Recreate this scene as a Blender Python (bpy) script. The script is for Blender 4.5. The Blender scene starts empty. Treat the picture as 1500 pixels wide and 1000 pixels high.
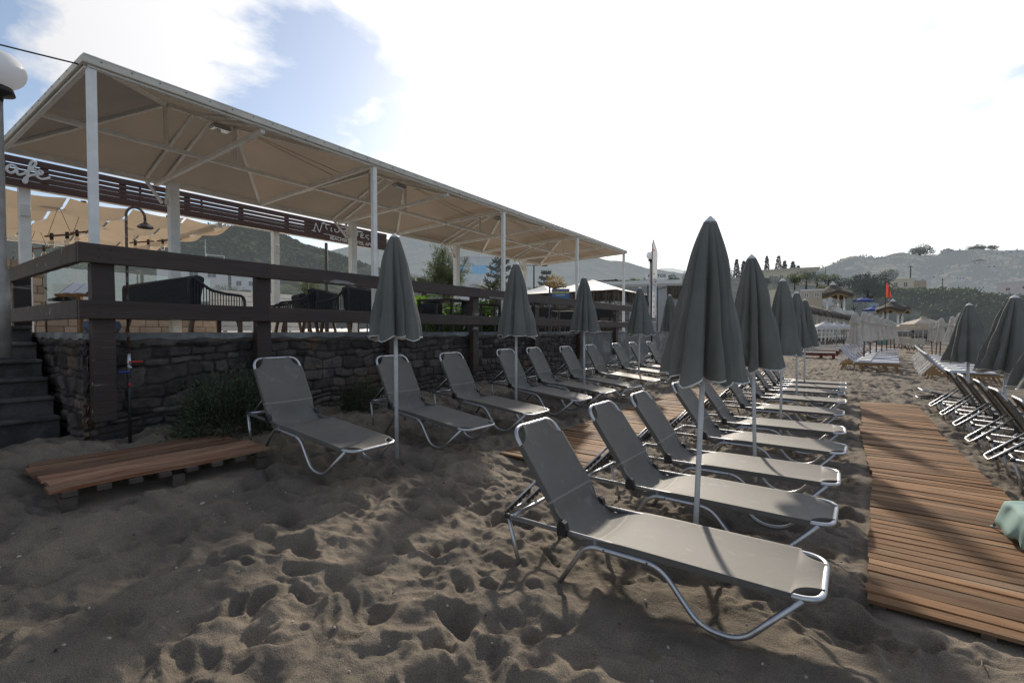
import bpy, math, random
import numpy as np
from mathutils import Vector, Matrix

random.seed(7)
RNG = np.random.default_rng(7)
scene = bpy.context.scene
COL = scene.collection
PI = math.pi
R = math.radians

# ------------------------------------------------------------------ camera
EYE = 1.57
YAW = 35.4
FPX = 690.0          # focal length in pixels of a 1500 px wide picture
cam_d = bpy.data.cameras.new("camera")
cam_d.sensor_width = 36.0
cam_d.lens = 36.0 * FPX / 1500.0
cam_d.clip_start = 0.05
cam_d.clip_end = 9000.0
cam = bpy.data.objects.new("camera", cam_d)
COL.objects.link(cam)
cam.location = (0, 0, EYE)
cam.rotation_euler = (R(90 - 1.25), 0, R(YAW))
scene.camera = cam
FX, FY = -math.sin(R(YAW)), math.cos(R(YAW))
RX, RY = math.cos(R(YAW)), math.sin(R(YAW))


def at(px, d, py=None, z=0.0):
    """ground position seen in the direction of picture column px at depth d"""
    r = (px - 750.0) / FPX * d
    if py is not None:
        z = EYE + (485.0 - py) / FPX * d
    return Vector((FX * d + RX * r, FY * d + RY * r, z))


# ------------------------------------------------------------------ numpy noise
def _hash(ix, iy, seed):
    h = (ix.astype(np.int64) * 374761393 + iy.astype(np.int64) * 668265263 + seed * 974634777) & 0x7fffffff
    h = ((h ^ (h >> 13)) * 1274126177) & 0x7fffffff
    h = h ^ (h >> 16)
    return (h & 0xffff) / 65535.0


def vnoise(x, y, seed=0):
    ix, iy = np.floor(x), np.floor(y)
    fx, fy = x - ix, y - iy
    ux, uy = fx * fx * fx * (fx * (fx * 6 - 15) + 10), fy * fy * fy * (fy * (fy * 6 - 15) + 10)
    a, b = _hash(ix, iy, seed), _hash(ix + 1, iy, seed)
    c, d = _hash(ix, iy + 1, seed), _hash(ix + 1, iy + 1, seed)
    return (a + (b - a) * ux) * (1 - uy) + (c + (d - c) * ux) * uy


def fbm(x, y, seed=0, octv=4, gain=0.5):
    s, a, t = 0.0, 1.0, 0.0
    for k in range(octv):
        ca, sa = math.cos(k * 1.1), math.sin(k * 1.1)
        s = s + a * vnoise((x * ca - y * sa) * 2 ** k + 17 * k, (x * sa + y * ca) * 2 ** k - 9 * k, seed + k)
        t += a
        a *= gain
    return s / t - 0.5


def ground_np(x, y):
    up = np.logaddexp(0, (-x - 2.3) * 3.0) / 3.0 * 0.105
    up = np.minimum(up, 0.46)
    dn = np.logaddexp(0, (x - 1.3) * 2.5) / 2.5 * 0.075
    dn = np.minimum(dn, 0.9 + 0.02 * np.maximum(x - 14, 0))
    return up - dn


def ground(x, y):
    return float(ground_np(np.array([float(x)]), np.array([float(y)]))[0])


# ------------------------------------------------------------------ objects
def tag(o, label=None, cat=None, group=None, kind=None):
    if label: o["label"] = label
    if cat: o["category"] = cat
    if group: o["group"] = group
    if kind: o["kind"] = kind
    return o


def empty(name, loc=(0, 0, 0), rz=0.0, label=None, cat=None, group=None):
    o = bpy.data.objects.new(name, None)
    o.empty_display_size = 0.1
    COL.objects.link(o)
    o.location = loc
    o.rotation_euler = (0, 0, rz)
    return tag(o, label, cat, group)


def link_mesh(name, me, mat=None, parent=None, smooth=False):
    o = bpy.data.objects.new(name, me)
    COL.objects.link(o)
    if mat is not None:
        for m in (mat if isinstance(mat, (list, tuple)) else [mat]):
            me.materials.append(m)
    if parent is not None:
        o.parent = parent
    if smooth:
        me.polygons.foreach_set("use_smooth", np.ones(len(me.polygons), dtype=bool))
    return o


def np_mesh(name, co, quads, tint=None, smooth=False):
    """mesh from numpy coordinates and an (n,4) or (n,3) index array"""
    me = bpy.data.meshes.new(name)
    k = quads.shape[1]
    n = quads.shape[0]
    me.vertices.add(len(co))
    me.vertices.foreach_set("co", np.asarray(co, dtype=np.float32).ravel())
    me.loops.add(n * k)
    me.loops.foreach_set("vertex_index", quads.astype(np.int32).ravel())
    me.polygons.add(n)
    me.polygons.foreach_set("loop_start", np.arange(0, n * k, k, dtype=np.int32))
    if tint is not None:
        dom = 'POINT' if len(tint) == len(co) else 'FACE'
        a = me.attributes.new("tint", 'FLOAT', dom)
        a.data.foreach_set("value", np.asarray(tint, dtype=np.float32))
    me.update(calc_edges=True)
    if smooth:
        me.polygons.foreach_set("use_smooth", np.ones(n, dtype=bool))
    me.validate()
    return me


class MB:
    """collects shapes and links them as one mesh object"""

    def __init__(self):
        self.v, self.f, self.t, self.m = [], [], [], []
        self.s = []

    def add(self, verts, faces, tint=0.5, mi=0):
        b = len(self.v)
        self.s.append((b, len(self.f)))
        self.v += [tuple(p) for p in verts]
        for q in faces:
            self.f.append([i + b for i in q])
            self.t.append(tint)
            self.m.append(mi)
        return self

    def box(self, c, s, rot=None, tint=0.5, mi=0, taper=None):
        hx, hy, hz = s[0] / 2, s[1] / 2, s[2] / 2
        P = []
        for z in (-1, 1):
            k = 1.0 if (taper is None or z < 0) else taper
            for x, y in ((-1, -1), (1, -1), (1, 1), (-1, 1)):
                P.append(Vector((x * hx * k, y * hy * k, z * hz)))
        if rot is not None:
            P = [rot @ p for p in P]
        c = Vector(c)
        P = [p + c for p in P]
        return self.add(P, [(3, 2, 1, 0), (4, 5, 6, 7), (0, 1, 5, 4), (1, 2, 6, 5), (2, 3, 7, 6), (3, 0, 4, 7)], tint, mi)

    def box2(self, a, b, tint=0.5, mi=0):
        return self.box([(a[i] + b[i]) / 2 for i in range(3)], [abs(b[i] - a[i]) for i in range(3)], None, tint, mi)

    def bar(self, p, q, w, h, tint=0.5, mi=0, up=(0, 0, 1)):
        p, q = Vector(p), Vector(q)
        d = q - p
        L = d.length
        d.normalize()
        s = d.cross(Vector(up))
        if s.length < 1e-4: s = d.cross(Vector((1, 0, 0)))
        s.normalize()
        u = s.cross(d)
        rot = Matrix((d, s, u)).transposed()
        return self.box((p + q) / 2, (L, w, h), rot, tint, mi)

    def tube(self, pts, r, n=8, closed=False, tint=0.5, mi=0, cap=True):
        pts = [Vector(p) for p in pts]
        N = len(pts)
        rr = r if isinstance(r, (list, tuple)) else [r] * N
        V = []
        prev = None
        for i, p in enumerate(pts):
            if closed:
                d = pts[(i + 1) % N] - pts[i - 1]
            else:
                d = pts[min(i + 1, N - 1)] - pts[max(i - 1, 0)]
            if d.length < 1e-9: d = Vector((0, 0, 1))
            d.normalize()
            if prev is None:
                a = Vector((0, 0, 1)) if abs(d.z) < .9 else Vector((1, 0, 0))
                s = d.cross(a).normalized()
            else:
                s = (prev - d * prev.dot(d))
                s = s.normalized() if s.length > 1e-6 else d.orthogonal().normalized()
            prev = s
            u = d.cross(s)
            for k in range(n):
                a = 2 * PI * k / n
                V.append(p + (s * math.cos(a) + u * math.sin(a)) * rr[i])
        F = []
        M_ = N if closed else N - 1
        for i in range(M_):
            j = (i + 1) % N
            for k in range(n):
                l = (k + 1) % n
                F.append((i * n + k, i * n + l, j * n + l, j * n + k))
        if cap and not closed:
            F.append(tuple(range(n - 1, -1, -1)))
            F.append(tuple((N - 1) * n + k for k in range(n)))
        return self.add(V, F, tint, mi)

    def lathe(self, prof, n=24, c=(0, 0, 0), tint=0.5, mi=0):
        V, F = [], []
        for r, z in prof:
            for k in range(n):
                a = 2 * PI * k / n
                V.append((c[0] + r * math.cos(a), c[1] + r * math.sin(a), c[2] + z))
        for i in range(len(prof) - 1):
            for k in range(n):
                l = (k + 1) % n
                F.append((i * n + k, i * n + l, (i + 1) * n + l, (i + 1) * n + k))
        return self.add(V, F, tint, mi)

    def poly(self, pts, tint=0.5, mi=0):
        return self.add(pts, [tuple(range(len(pts)))], tint, mi)

    def prism(self, pts2, y0, y1, axis='y', tint=0.5, mi=0):
        n = len(pts2)
        if axis == 'y':
            V = [(a, y0, b) for a, b in pts2] + [(a, y1, b) for a, b in pts2]
        elif axis == 'x':
            V = [(y0, a, b) for a, b in pts2] + [(y1, a, b) for a, b in pts2]
        else:
            V = [(a, b, y0) for a, b in pts2] + [(a, b, y1) for a, b in pts2]
        F = [tuple(range(n)), tuple(range(2 * n - 1, n - 1, -1))]
        for i in range(n):
            j = (i + 1) % n
            F.append((i, i + n, j + n, j))
        return self.add(V, F, tint, mi)

    def grid(self, P, tint=0.5, mi=0, closed=False):
        """P[i][j] points"""
        n, m = len(P), len(P[0])
        V = [p for row in P for p in row]
        F = []
        for i in range(n - 1):
            for j in range(m if closed else m - 1):
                l = (j + 1) % m
                F.append((i * m + j, i * m + l, (i + 1) * m + l, (i + 1) * m + j))
        return self.add(V, F, tint, mi)

    def mesh(self, name, smooth=False):
        me = bpy.data.meshes.new(name)
        me.from_pydata([tuple(p) for p in self.v], [], self.f)
        a = me.attributes.new("tint", 'FLOAT', 'FACE')
        a.data.foreach_set("value", np.array(self.t, dtype=np.float32))
        if any(self.m):
            me.polygons.foreach_set("material_index", np.array(self.m, dtype=np.int32))
        if smooth:
            me.polygons.foreach_set("use_smooth", np.ones(len(me.polygons), dtype=bool))
        me.update()
        return me

    def build(self, name, mat, parent=None, smooth=False, bevel=0.0):
        o = link_mesh(name, self.mesh(name, smooth), mat, parent)
        if bevel:
            b = o.modifiers.new("bevel", 'BEVEL')
            b.width = bevel
            b.segments = 2
            b.limit_method = 'ANGLE'
        return o


def build_each(mb, name, mat, parent, smooth=False, bevel=0.0):
    """every collected shape becomes an object of its own"""
    ends = mb.s[1:] + [(len(mb.v), len(mb.f))]
    for (v0, f0), (v1, f1) in zip(mb.s, ends):
        p = MB()
        p.v = mb.v[v0:v1]
        p.f = [[i - v0 for i in q] for q in mb.f[f0:f1]]
        p.t, p.m = mb.t[f0:f1], mb.m[f0:f1]
        p.build(name, mat, parent, smooth, bevel)


def kids(o):
    return [c for c in bpy.data.objects if c.parent == o]


_TREE = {}


def freeze(o):
    """remember the children of a finished thing, so that copies are quick"""
    _TREE[o.name] = [(c, kids(c)) for c in kids(o)]


def dup(root, loc, rz=0.0, label=None, rot=None, scale=None):
    r = root.copy()
    COL.objects.link(r)
    r.location = loc
    r.rotation_euler = rot if rot else (0, 0, rz)
    if scale: r.scale = (scale,) * 3 if not isinstance(scale, tuple) else scale
    if label: r["label"] = label
    for c, gs in _TREE[root.name]:
        k = c.copy()
        COL.objects.link(k)
        k.parent = r
        for g in gs:
            h = g.copy()
            COL.objects.link(h)
            h.parent = k
    return r


def put(first, flag, root, loc, rz=0.0, label=None, rot=None, scale=None):
    """the first call moves the source itself, later ones copy it"""
    if flag[0]:
        flag[0] = False
        root.location = loc
        root.rotation_euler = rot if rot else (0, 0, rz)
        if scale: root.scale = (scale,) * 3 if not isinstance(scale, tuple) else scale
        if label: root["label"] = label
        return root
    return dup(root, loc, rz, label, rot, scale)


def round_path(pts, r, n=5):
    pts = [Vector(p) for p in pts]
    out = [pts[0]]
    for i in range(1, len(pts) - 1):
        a, b, c = pts[i - 1], pts[i], pts[i + 1]
        ra = min(r, (a - b).length * .48, (c - b).length * .48)
        p0 = b + (a - b).normalized() * ra
        p1 = b + (c - b).normalized() * ra
        for k in range(n + 1):
            t = k / n
            out.append(p0 * (1 - t) ** 2 + b * 2 * t * (1 - t) + p1 * t * t)
    out.append(pts[-1])
    return out


def text_mesh(body, size, extrude=0.004, align='CENTER', bold=0.0):
    cu = bpy.data.curves.new("lettering", 'FONT')
    cu.body = body
    cu.size = size
    cu.extrude = extrude
    cu.offset = bold
    cu.align_x = align
    cu.align_y = 'CENTER'
    cu.resolution_u = 3
    o = bpy.data.objects.new("lettering", cu)
    COL.objects.link(o)
    dg = bpy.context.evaluated_depsgraph_get()
    me = bpy.data.meshes.new_from_object(o.evaluated_get(dg))
    bpy.data.objects.remove(o)
    bpy.data.curves.remove(cu)
    me.materials.clear()
    return me


# ------------------------------------------------------------------ materials
def nodes_of(m):
    m.use_nodes = True
    nt = m.node_tree
    nt.nodes.clear()
    return nt, nt.nodes, nt.links


def mat(name, c1, c2=None, scale=6.0, rough=0.6, metal=0.0, bump=0.0, bscale=None, tint=0.0, detail=5.0,
        stretch=None, trans=0.0, haze=0.0, hazecol=(.72, .78, .86), spec=0.5, world=False, c3=None, s3=1.0,
        lo=.35, hi=.65, lo3=.5, hi3=.6, sheen=0.0):
    m = bpy.data.materials.new(name)
    nt, N, L = nodes_of(m)
    out = N.new("ShaderNodeOutputMaterial")
    bs = N.new("ShaderNodeBsdfPrincipled")
    bs.inputs["Roughness"].default_value = rough
    bs.inputs["Metallic"].default_value = metal
    bs.inputs["Specular IOR Level"].default_value = spec
    if sheen:
        bs.inputs["Sheen Weight"].default_value = sheen
    tc = N.new("ShaderNodeTexCoord")
    vec = tc.outputs["Object"]
    if world:
        g = N.new("ShaderNodeNewGeometry")
        vec = g.outputs["Position"]
    else:
        oi = N.new("ShaderNodeObjectInfo")
        mu = N.new("ShaderNodeMath"); mu.operation = 'MULTIPLY'; mu.inputs[1].default_value = 37.0
        L.new(oi.outputs["Random"], mu.inputs[0])
        va = N.new("ShaderNodeVectorMath"); va.operation = 'ADD'
        L.new(vec, va.inputs[0]); L.new(mu.outputs[0], va.inputs[1])
        vec = va.outputs[0]
    if stretch:
        mp = N.new("ShaderNodeMapping")
        mp.inputs["Scale"].default_value = stretch
        L.new(vec, mp.inputs["Vector"])
        vec = mp.outputs[0]

    def noise(sc, det):
        n = N.new("ShaderNodeTexNoise")
        n.inputs["Scale"].default_value = sc
        n.inputs["Detail"].default_value = det
        n.inputs["Roughness"].default_value = .6
        L.new(vec, n.inputs["Vector"])
        return n.outputs["Fac"]

    def rgb(c):
        return (c[0], c[1], c[2], 1)

    if c2 is None:
        c2 = tuple(x * .82 for x in c1)
    rp = N.new("ShaderNodeValToRGB")
    rp.color_ramp.elements[0].position = lo
    rp.color_ramp.elements[1].position = hi
    rp.color_ramp.elements[0].color = rgb(c1)
    rp.color_ramp.elements[1].color = rgb(c2)
    L.new(noise(scale, detail), rp.inputs[0])
    colr = rp.outputs[0]
    if c3 is not None:
        r3 = N.new("ShaderNodeValToRGB")
        r3.color_ramp.elements[0].position = lo3
        r3.color_ramp.elements[1].position = hi3
        L.new(noise(s3, 6.0), r3.inputs[0])
        mx = N.new("ShaderNodeMix"); mx.data_type = 'RGBA'
        L.new(r3.outputs[0], mx.inputs[0]); L.new(colr, mx.inputs[6]); mx.inputs[7].default_value = rgb(c3)
        colr = mx.outputs[2]
    if tint:
        at_ = N.new("ShaderNodeAttribute"); at_.attribute_name = "tint"
        mr = N.new("ShaderNodeMapRange")
        mr.inputs[3].default_value = 1 - tint; mr.inputs[4].default_value = 1 + tint
        L.new(at_.outputs["Fac"], mr.inputs[0])
        vm = N.new("ShaderNodeVectorMath"); vm.operation = 'SCALE'
        L.new(colr, vm.inputs[0]); L.new(mr.outputs[0], vm.inputs["Scale"])
        colr = vm.outputs[0]
    L.new(colr, bs.inputs["Base Color"])
    if bump:
        bp = N.new("ShaderNodeBump")
        bp.inputs["Strength"].default_value = bump
        bp.inputs["Distance"].default_value = 0.02
        L.new(noise(bscale or scale * 3, 6.0), bp.inputs["Height"])
        L.new(bp.outputs[0], bs.inputs["Normal"])
    sh = bs.outputs[0]
    if trans:
        tr = N.new("ShaderNodeBsdfTranslucent")
        L.new(colr, tr.inputs["Color"])
        mx = N.new("ShaderNodeMixShader"); mx.inputs[0].default_value = trans
        L.new(sh, mx.inputs[1]); L.new(tr.outputs[0], mx.inputs[2])
        sh = mx.outputs[0]
    if haze:  # distance haze painted in: a weak even glow mixed into the surface
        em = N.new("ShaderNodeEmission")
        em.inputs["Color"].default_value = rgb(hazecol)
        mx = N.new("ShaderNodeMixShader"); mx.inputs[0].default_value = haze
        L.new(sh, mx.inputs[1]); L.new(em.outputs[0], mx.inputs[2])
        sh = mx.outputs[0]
    L.new(sh, out.inputs["Surface"])
    return m


def weave(m, amount):
    """let a little light straight through an open-woven cloth"""
    nt = m.node_tree
    out = [n for n in nt.nodes if n.type == 'OUTPUT_MATERIAL'][0]
    src = out.inputs["Surface"].links[0].from_socket
    tr = nt.nodes.new("ShaderNodeBsdfTransparent")
    mx = nt.nodes.new("ShaderNodeMixShader"); mx.inputs[0].default_value = amount
    nt.links.new(src, mx.inputs[1]); nt.links.new(tr.outputs[0], mx.inputs[2])
    nt.links.new(mx.outputs[0], out.inputs["Surface"])
    return m


def glass(name, col=(.8, .9, .88), rough=0.02, alpha=.25):
    m = bpy.data.materials.new(name)
    nt, N, L = nodes_of(m)
    out = N.new("ShaderNodeOutputMaterial")
    gl = N.new("ShaderNodeBsdfGlossy"); gl.inputs["Roughness"].default_value = rough
    tr = N.new("ShaderNodeBsdfTransparent"); tr.inputs["Color"].default_value = (*col, 1)
    fr = N.new("ShaderNodeFresnel"); fr.inputs["IOR"].default_value = 1.5
    ad = N.new("ShaderNodeMath"); ad.operation = 'ADD'; ad.inputs[1].default_value = alpha; ad.use_clamp = True
    L.new(fr.outputs[0], ad.inputs[0])
    mx = N.new("ShaderNodeMixShader")
    L.new(ad.outputs[0], mx.inputs[0]); L.new(tr.outputs[0], mx.inputs[1]); L.new(gl.outputs[0], mx.inputs[2])
    L.new(mx.outputs[0], out.inputs["Surface"])
    return m


M = {}
M['alu'] = mat("aluminium", (.54, .55, .57), (.46, .47, .49), 30, .40, .95, bump=.03)
M['black'] = mat("black_plastic", (.012, .012, .013), (.02, .02, .022), 20, .45)
M['sling'] = mat("taupe_sling_fabric", (.176, .162, .141), (.150, .138, .121), 2.6, .62, tint=.6, c3=(.25, .235, .21), s3=9, lo3=.58, hi3=.8, bump=.16, bscale=420, trans=.10, spec=.35)
M['sling_far'] = mat("taupe_sling", (.275, .258, .232), (.25, .235, .21), 5, .5, tint=.5)
M['umb'] = mat("grey_canvas", (.222, .228, .212), (.182, .187, .174), 2.2, .85, bump=.12, bscale=260, trans=.25, spec=.2, sheen=.05)
M['umb_in'] = M['umb']
M['piping'] = mat("white_piping", (.78, .78, .76), None, 20, .7)
M['pole'] = mat("white_painted_pole", (.66, .68, .70), (.55, .57, .60), 14, .38)
M['cream'] = mat("cream_canvas", (.62, .59, .54), (.53, .50, .45), 4, .85, trans=.25, bump=.1, bscale=60)
M['white_paint'] = mat("white_painted_steel", (.88, .88, .86), (.78, .77, .74), 7, .45, c3=(.4, .33, .26), s3=5, lo3=.68, hi3=.75)
M['canopy'] = mat("tan_canopy_fabric", (.245, .186, .128), (.205, .156, .107), .9, .8, trans=.25, bump=.1, bscale=90, tint=.3)
weave(M['canopy'], .015)
M['canopy_edge'] = mat("beige_edge_fabric", (.70, .66, .57), (.60, .56, .48), 5, .7, c3=(.34, .30, .25), s3=6, lo3=.62, hi3=.74)
M['pergola_fabric'] = mat("cream_pergola_fabric", (.55, .43, .30), (.49, .385, .27), 1.5, .8, trans=.33)
M['rail'] = mat("dark_brown_timber", (.060, .039, .030), (.036, .024, .019), 5, .6, bump=.35, bscale=22,
                stretch=(1, .12, 1), tint=.25, c3=(.30, .27, .25), s3=7, lo3=.64, hi3=.68)
M['sign_wood'] = mat("brown_sign_board", (.105, .058, .048), (.078, .042, .036), 4, .6, stretch=(1, .1, 1), tint=.2)
M['letter'] = mat("white_letter", (.78, .78, .78), None, 10, .5)
M['deckwood'] = mat("walkway_timber", (.255, .138, .066), (.155, .080, .038), 5, .75, stretch=(.8, 9, 9), tint=.40, bump=.35, bscale=20, spec=.18,
                    c3=(.25, .17, .105), s3=1.3, lo3=.50, hi3=.72)
M['palletwood'] = mat("weathered_pallet_timber", (.30, .185, .115), (.13, .070, .042), 4, .75, stretch=(12, .6, 9), tint=.62, spec=.2, bump=.3, bscale=18,
                      c3=(.19, .060, .028), s3=2.0, lo3=.50, hi3=.72)
M['oldwood'] = mat("old_wood", (.10, .08, .06), (.06, .047, .036), 8, .8, tint=.3)
M['concrete'] = mat("grey_concrete", (.21, .205, .195), (.13, .128, .122), 3.5, .85, bump=.4, bscale=26, c3=(.30, .295, .28), s3=1.6, tint=.2)
M['paving'] = mat("beige_paving", (.58, .53, .46), (.50, .455, .39), 3, .7)
M['brown_leg'] = mat("teak", (.13, .07, .04), (.09, .048, .028), 10, .5, stretch=(4, 4, .6))
M['rope'] = mat("dark_grey_rope", (.055, .055, .057), (.035, .035, .037), 30, .8)
M['cushion'] = mat("charcoal_cushion", (.035, .036, .042), (.024, .025, .03), 6, .9)
M['limestone'] = mat("beige_limestone", (.46, .36, .27), (.36, .27, .20), 4, .85, bump=.5, bscale=20, tint=.25)
M['white_board'] = mat("white_board", (.72, .72, .70), (.62, .62, .6), 5, .5, tint=.1)
M['glass'] = glass("clear_glass")
M['rust'] = mat("rusty_pipe", (.16, .11, .08), (.08, .05, .04), 30, .55, .4, c3=(.3, .28, .25), s3=20)
M['hose'] = mat("dark_hose", (.02, .02, .022), None, 10, .5)
M['red'] = mat("red_enamel", (.45, .03, .02), None, 10, .4)
M['blue'] = mat("blue_enamel", (.02, .06, .4), None, 10, .4)
M['paper'] = mat("menu_paper", (.9, .91, .95), (.75, .78, .86), 30, .7, stretch=(1, 14, 1))
M['honey'] = mat("honey_wood", (.32, .17, .07), (.24, .12, .05), 8, .5)
M['terracotta'] = mat("terracotta", (.36, .14, .08), None, 8, .7)
M['shrub'] = mat("grey_green_shrub_leaf", (.062, .074, .042), (.038, .050, .030), 3, .8, tint=.8, trans=.12, spec=.2)
M['leaf'] = mat("leaf_green", (.075, .11, .035), (.045, .075, .022), 2.5, .55, tint=.7, trans=.3)
M['banana'] = mat("banana_leaf", (.16, .30, .05), (.10, .22, .03), 3, .45, tint=.5, trans=.5)
M['twig'] = mat("twig_bark", (.11, .08, .055), (.07, .05, .035), 12, .9)
M['bark'] = mat("tree_bark", (.14, .11, .085), (.08, .06, .048), 8, .9, bump=.5, stretch=(1, 1, .3))
# ------------------------------------------------------------------ light
SUN_AZ = (-0.386, 0.92)          # horizontal direction towards the sun
SUN_EL = 27.5
sun_d = bpy.data.lights.new("sun", 'SUN')
sun_d.energy = 4.4
sun_d.angle = R(2.2)
sun_d.color = (1.0, .90, .76)
sun = bpy.data.objects.new("sun", sun_d)
COL.objects.link(sun)
ln = math.hypot(*SUN_AZ)
sdir = Vector((SUN_AZ[0] / ln * math.cos(R(SUN_EL)), SUN_AZ[1] / ln * math.cos(R(SUN_EL)), math.sin(R(SUN_EL))))
sun.rotation_euler = sdir.to_track_quat('Z', 'Y').to_euler()
sun.location = (0, 0, 30)

world = bpy.data.worlds.new("World")
scene.world = world
world.use_nodes = True
nt = world.node_tree
N, L = nt.nodes, nt.links
N.clear()
wout = N.new("ShaderNodeOutputWorld")
sky = N.new("ShaderNodeTexSky")
sky.sky_type = 'NISHITA'
sky.sun_disc = False
sky.sun_elevation = R(SUN_EL)
sky.sun_rotation = math.atan2(SUN_AZ[0], SUN_AZ[1])
sky.air_density = 1.0
sky.dust_density = 1.2
sky.ozone_density = 1.5
bg = N.new("ShaderNodeBackground")
bg.inputs["Strength"].default_value = 0.15
L.new(sky.outputs[0], bg.inputs["Color"])
tc = N.new("ShaderNodeTexCoord")
nrm = N.new("ShaderNodeVectorMath"); nrm.operation = 'NORMALIZE'
L.new(tc.outputs["Generated"], nrm.inputs[0])
sep = N.new("ShaderNodeSeparateXYZ")
L.new(nrm.outputs[0], sep.inputs[0])
# clouds lie on a level sheet: project the direction onto it
zz = N.new("ShaderNodeMath"); zz.operation = 'ADD'; zz.inputs[1].default_value = 0.22
L.new(sep.outputs["Z"], zz.inputs[0])
zm = N.new("ShaderNodeMath"); zm.operation = 'MAXIMUM'; zm.inputs[1].default_value = 0.12
L.new(zz.outputs[0], zm.inputs[0])
dv = N.new("ShaderNodeVectorMath"); dv.operation = 'DIVIDE'
cmb = N.new("ShaderNodeCombineXYZ")
for k in range(3): L.new(zm.outputs[0], cmb.inputs[k])
L.new(nrm.outputs[0], dv.inputs[0]); L.new(cmb.outputs[0], dv.inputs[1])
mp = N.new("ShaderNodeMapping")
mp.inputs["Location"].default_value = (3.1, 1.4, 0)
L.new(dv.outputs[0], mp.inputs["Vector"])
n1 = N.new("ShaderNodeTexNoise"); n1.inputs["Scale"].default_value = .95
n1.inputs["Detail"].default_value = 9; n1.inputs["Roughness"].default_value = .58
n1.inputs["Distortion"].default_value = .25
L.new(mp.outputs[0], n1.inputs["Vector"])
rp = N.new("ShaderNodeValToRGB")
rp.color_ramp.elements[0].position = .52
rp.color_ramp.elements[0].color = (.10, .10, .10, 1)
rp.color_ramp.elements[1].position = .585
# two banks of cumulus: one over the canopy, one beyond it, clear air between
last = n1.outputs["Fac"]
for (cx, cy, wd, amp) in ((250, 55, .985, .13), (560, 80, .955, .075), (430, 120, .992, -.10), (40, 120, .985, -.06), (60, 20, .985, .06)):
    cv = Vector((FX + RX * (cx - 750) / FPX, FY + RY * (cx - 750) / FPX, (485 - cy) / FPX)).normalized()
    dd = N.new("ShaderNodeVectorMath"); dd.operation = 'DOT_PRODUCT'; dd.inputs[1].default_value = cv
    L.new(nrm.outputs[0], dd.inputs[0])
    mr = N.new("ShaderNodeMapRange"); mr.interpolation_type = 'SMOOTHSTEP'
    mr.inputs[1].default_value = wd - (1 - wd) * 1.2; mr.inputs[2].default_value = 1.0; mr.inputs[3].default_value = 0; mr.inputs[4].default_value = amp
    L.new(dd.outputs["Value"], mr.inputs[0])
    a2 = N.new("ShaderNodeMath"); a2.operation = 'ADD'
    L.new(last, a2.inputs[0]); L.new(mr.outputs[0], a2.inputs[1]); last = a2.outputs[0]
L.new(last, rp.inputs[0])
# thin bright veil of high cloud around the sun's bearing
dt = N.new("ShaderNodeVectorMath"); dt.operation = 'DOT_PRODUCT'
vd = Vector((sdir.x + .11, sdir.y + .08, sdir.z - .05)).normalized()
dt.inputs[1].default_value = vd
L.new(nrm.outputs[0], dt.inputs[0])
n2 = N.new("ShaderNodeTexNoise"); n2.inputs["Scale"].default_value = 4.2; n2.inputs["Detail"].default_value = 8
L.new(mp.outputs[0], n2.inputs["Vector"])
ma = N.new("ShaderNodeMath"); ma.operation = 'MULTIPLY_ADD'; ma.inputs[1].default_value = .46; ma.inputs[2].default_value = -.23
L.new(n2.outputs["Fac"], ma.inputs[0])
ad = N.new("ShaderNodeMath"); ad.operation = 'ADD'
L.new(dt.outputs["Value"], ad.inputs[0]); L.new(ma.outputs[0], ad.inputs[1])
veil = N.new("ShaderNodeMapRange"); veil.interpolation_type = 'SMOOTHSTEP'
veil.inputs[1].default_value = .84; veil.inputs[2].default_value = .93
L.new(ad.outputs[0], veil.inputs[0])
mxm = N.new("ShaderNodeMath"); mxm.operation = 'MAXIMUM'
L.new(rp.outputs[0], mxm.inputs[0]); L.new(veil.outputs[0], mxm.inputs[1])
# cloud brightness: brighter towards the sun
cb = N.new("ShaderNodeMapRange")
cb.inputs[1].default_value = .2; cb.inputs[2].default_value = 1.0
cb.inputs[3].default_value = .62; cb.inputs[4].default_value = 1.35
L.new(dt.outputs["Value"], cb.inputs[0])
bg2 = N.new("ShaderNodeBackground")
bg2.inputs["Color"].default_value = (.985, .985, 1.0, 1)
L.new(cb.outputs[0], bg2.inputs["Strength"])
# clouds thin out below the horizon and fill up with haze just above it
hz = N.new("ShaderNodeMapRange"); hz.interpolation_type = 'SMOOTHSTEP'
hz.inputs[1].default_value = .0; hz.inputs[2].default_value = .22; hz.inputs[3].default_value = .75; hz.inputs[4].default_value = 0
L.new(sep.outputs["Z"], hz.inputs[0])
mx2 = N.new("ShaderNodeMath"); mx2.operation = 'MAXIMUM'
L.new(mxm.outputs[0], mx2.inputs[0]); L.new(hz.outputs[0], mx2.inputs[1])
mixs = N.new("ShaderNodeMixShader")
L.new(mx2.outputs[0], mixs.inputs[0]); L.new(bg.outputs[0], mixs.inputs[1]); L.new(bg2.outputs[0], mixs.inputs[2])
L.new(mixs.outputs[0], wout.inputs["Surface"])
scene.view_settings.view_transform = 'Standard'
scene.view_settings.look = 'None'
scene.view_settings.exposure = 0
scene.view_settings.gamma = 1
scene.render.engine = 'CYCLES'
scene.cycles.max_bounces = 6
scene.cycles.transparent_max_bounces = 12

# ------------------------------------------------------------------ sand
MATS = []      # rectangles kept flat under walkways: x0, x1, y0, y1
WALK = [(.16, 1.22, 3.35, 12.95)]
FLAT = [(.1, 1.28, 3.25, 13.0), (-3.45, -2.3, 4.45, 12.6), (-5.9, -4.65, .8, 2.5)]


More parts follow.
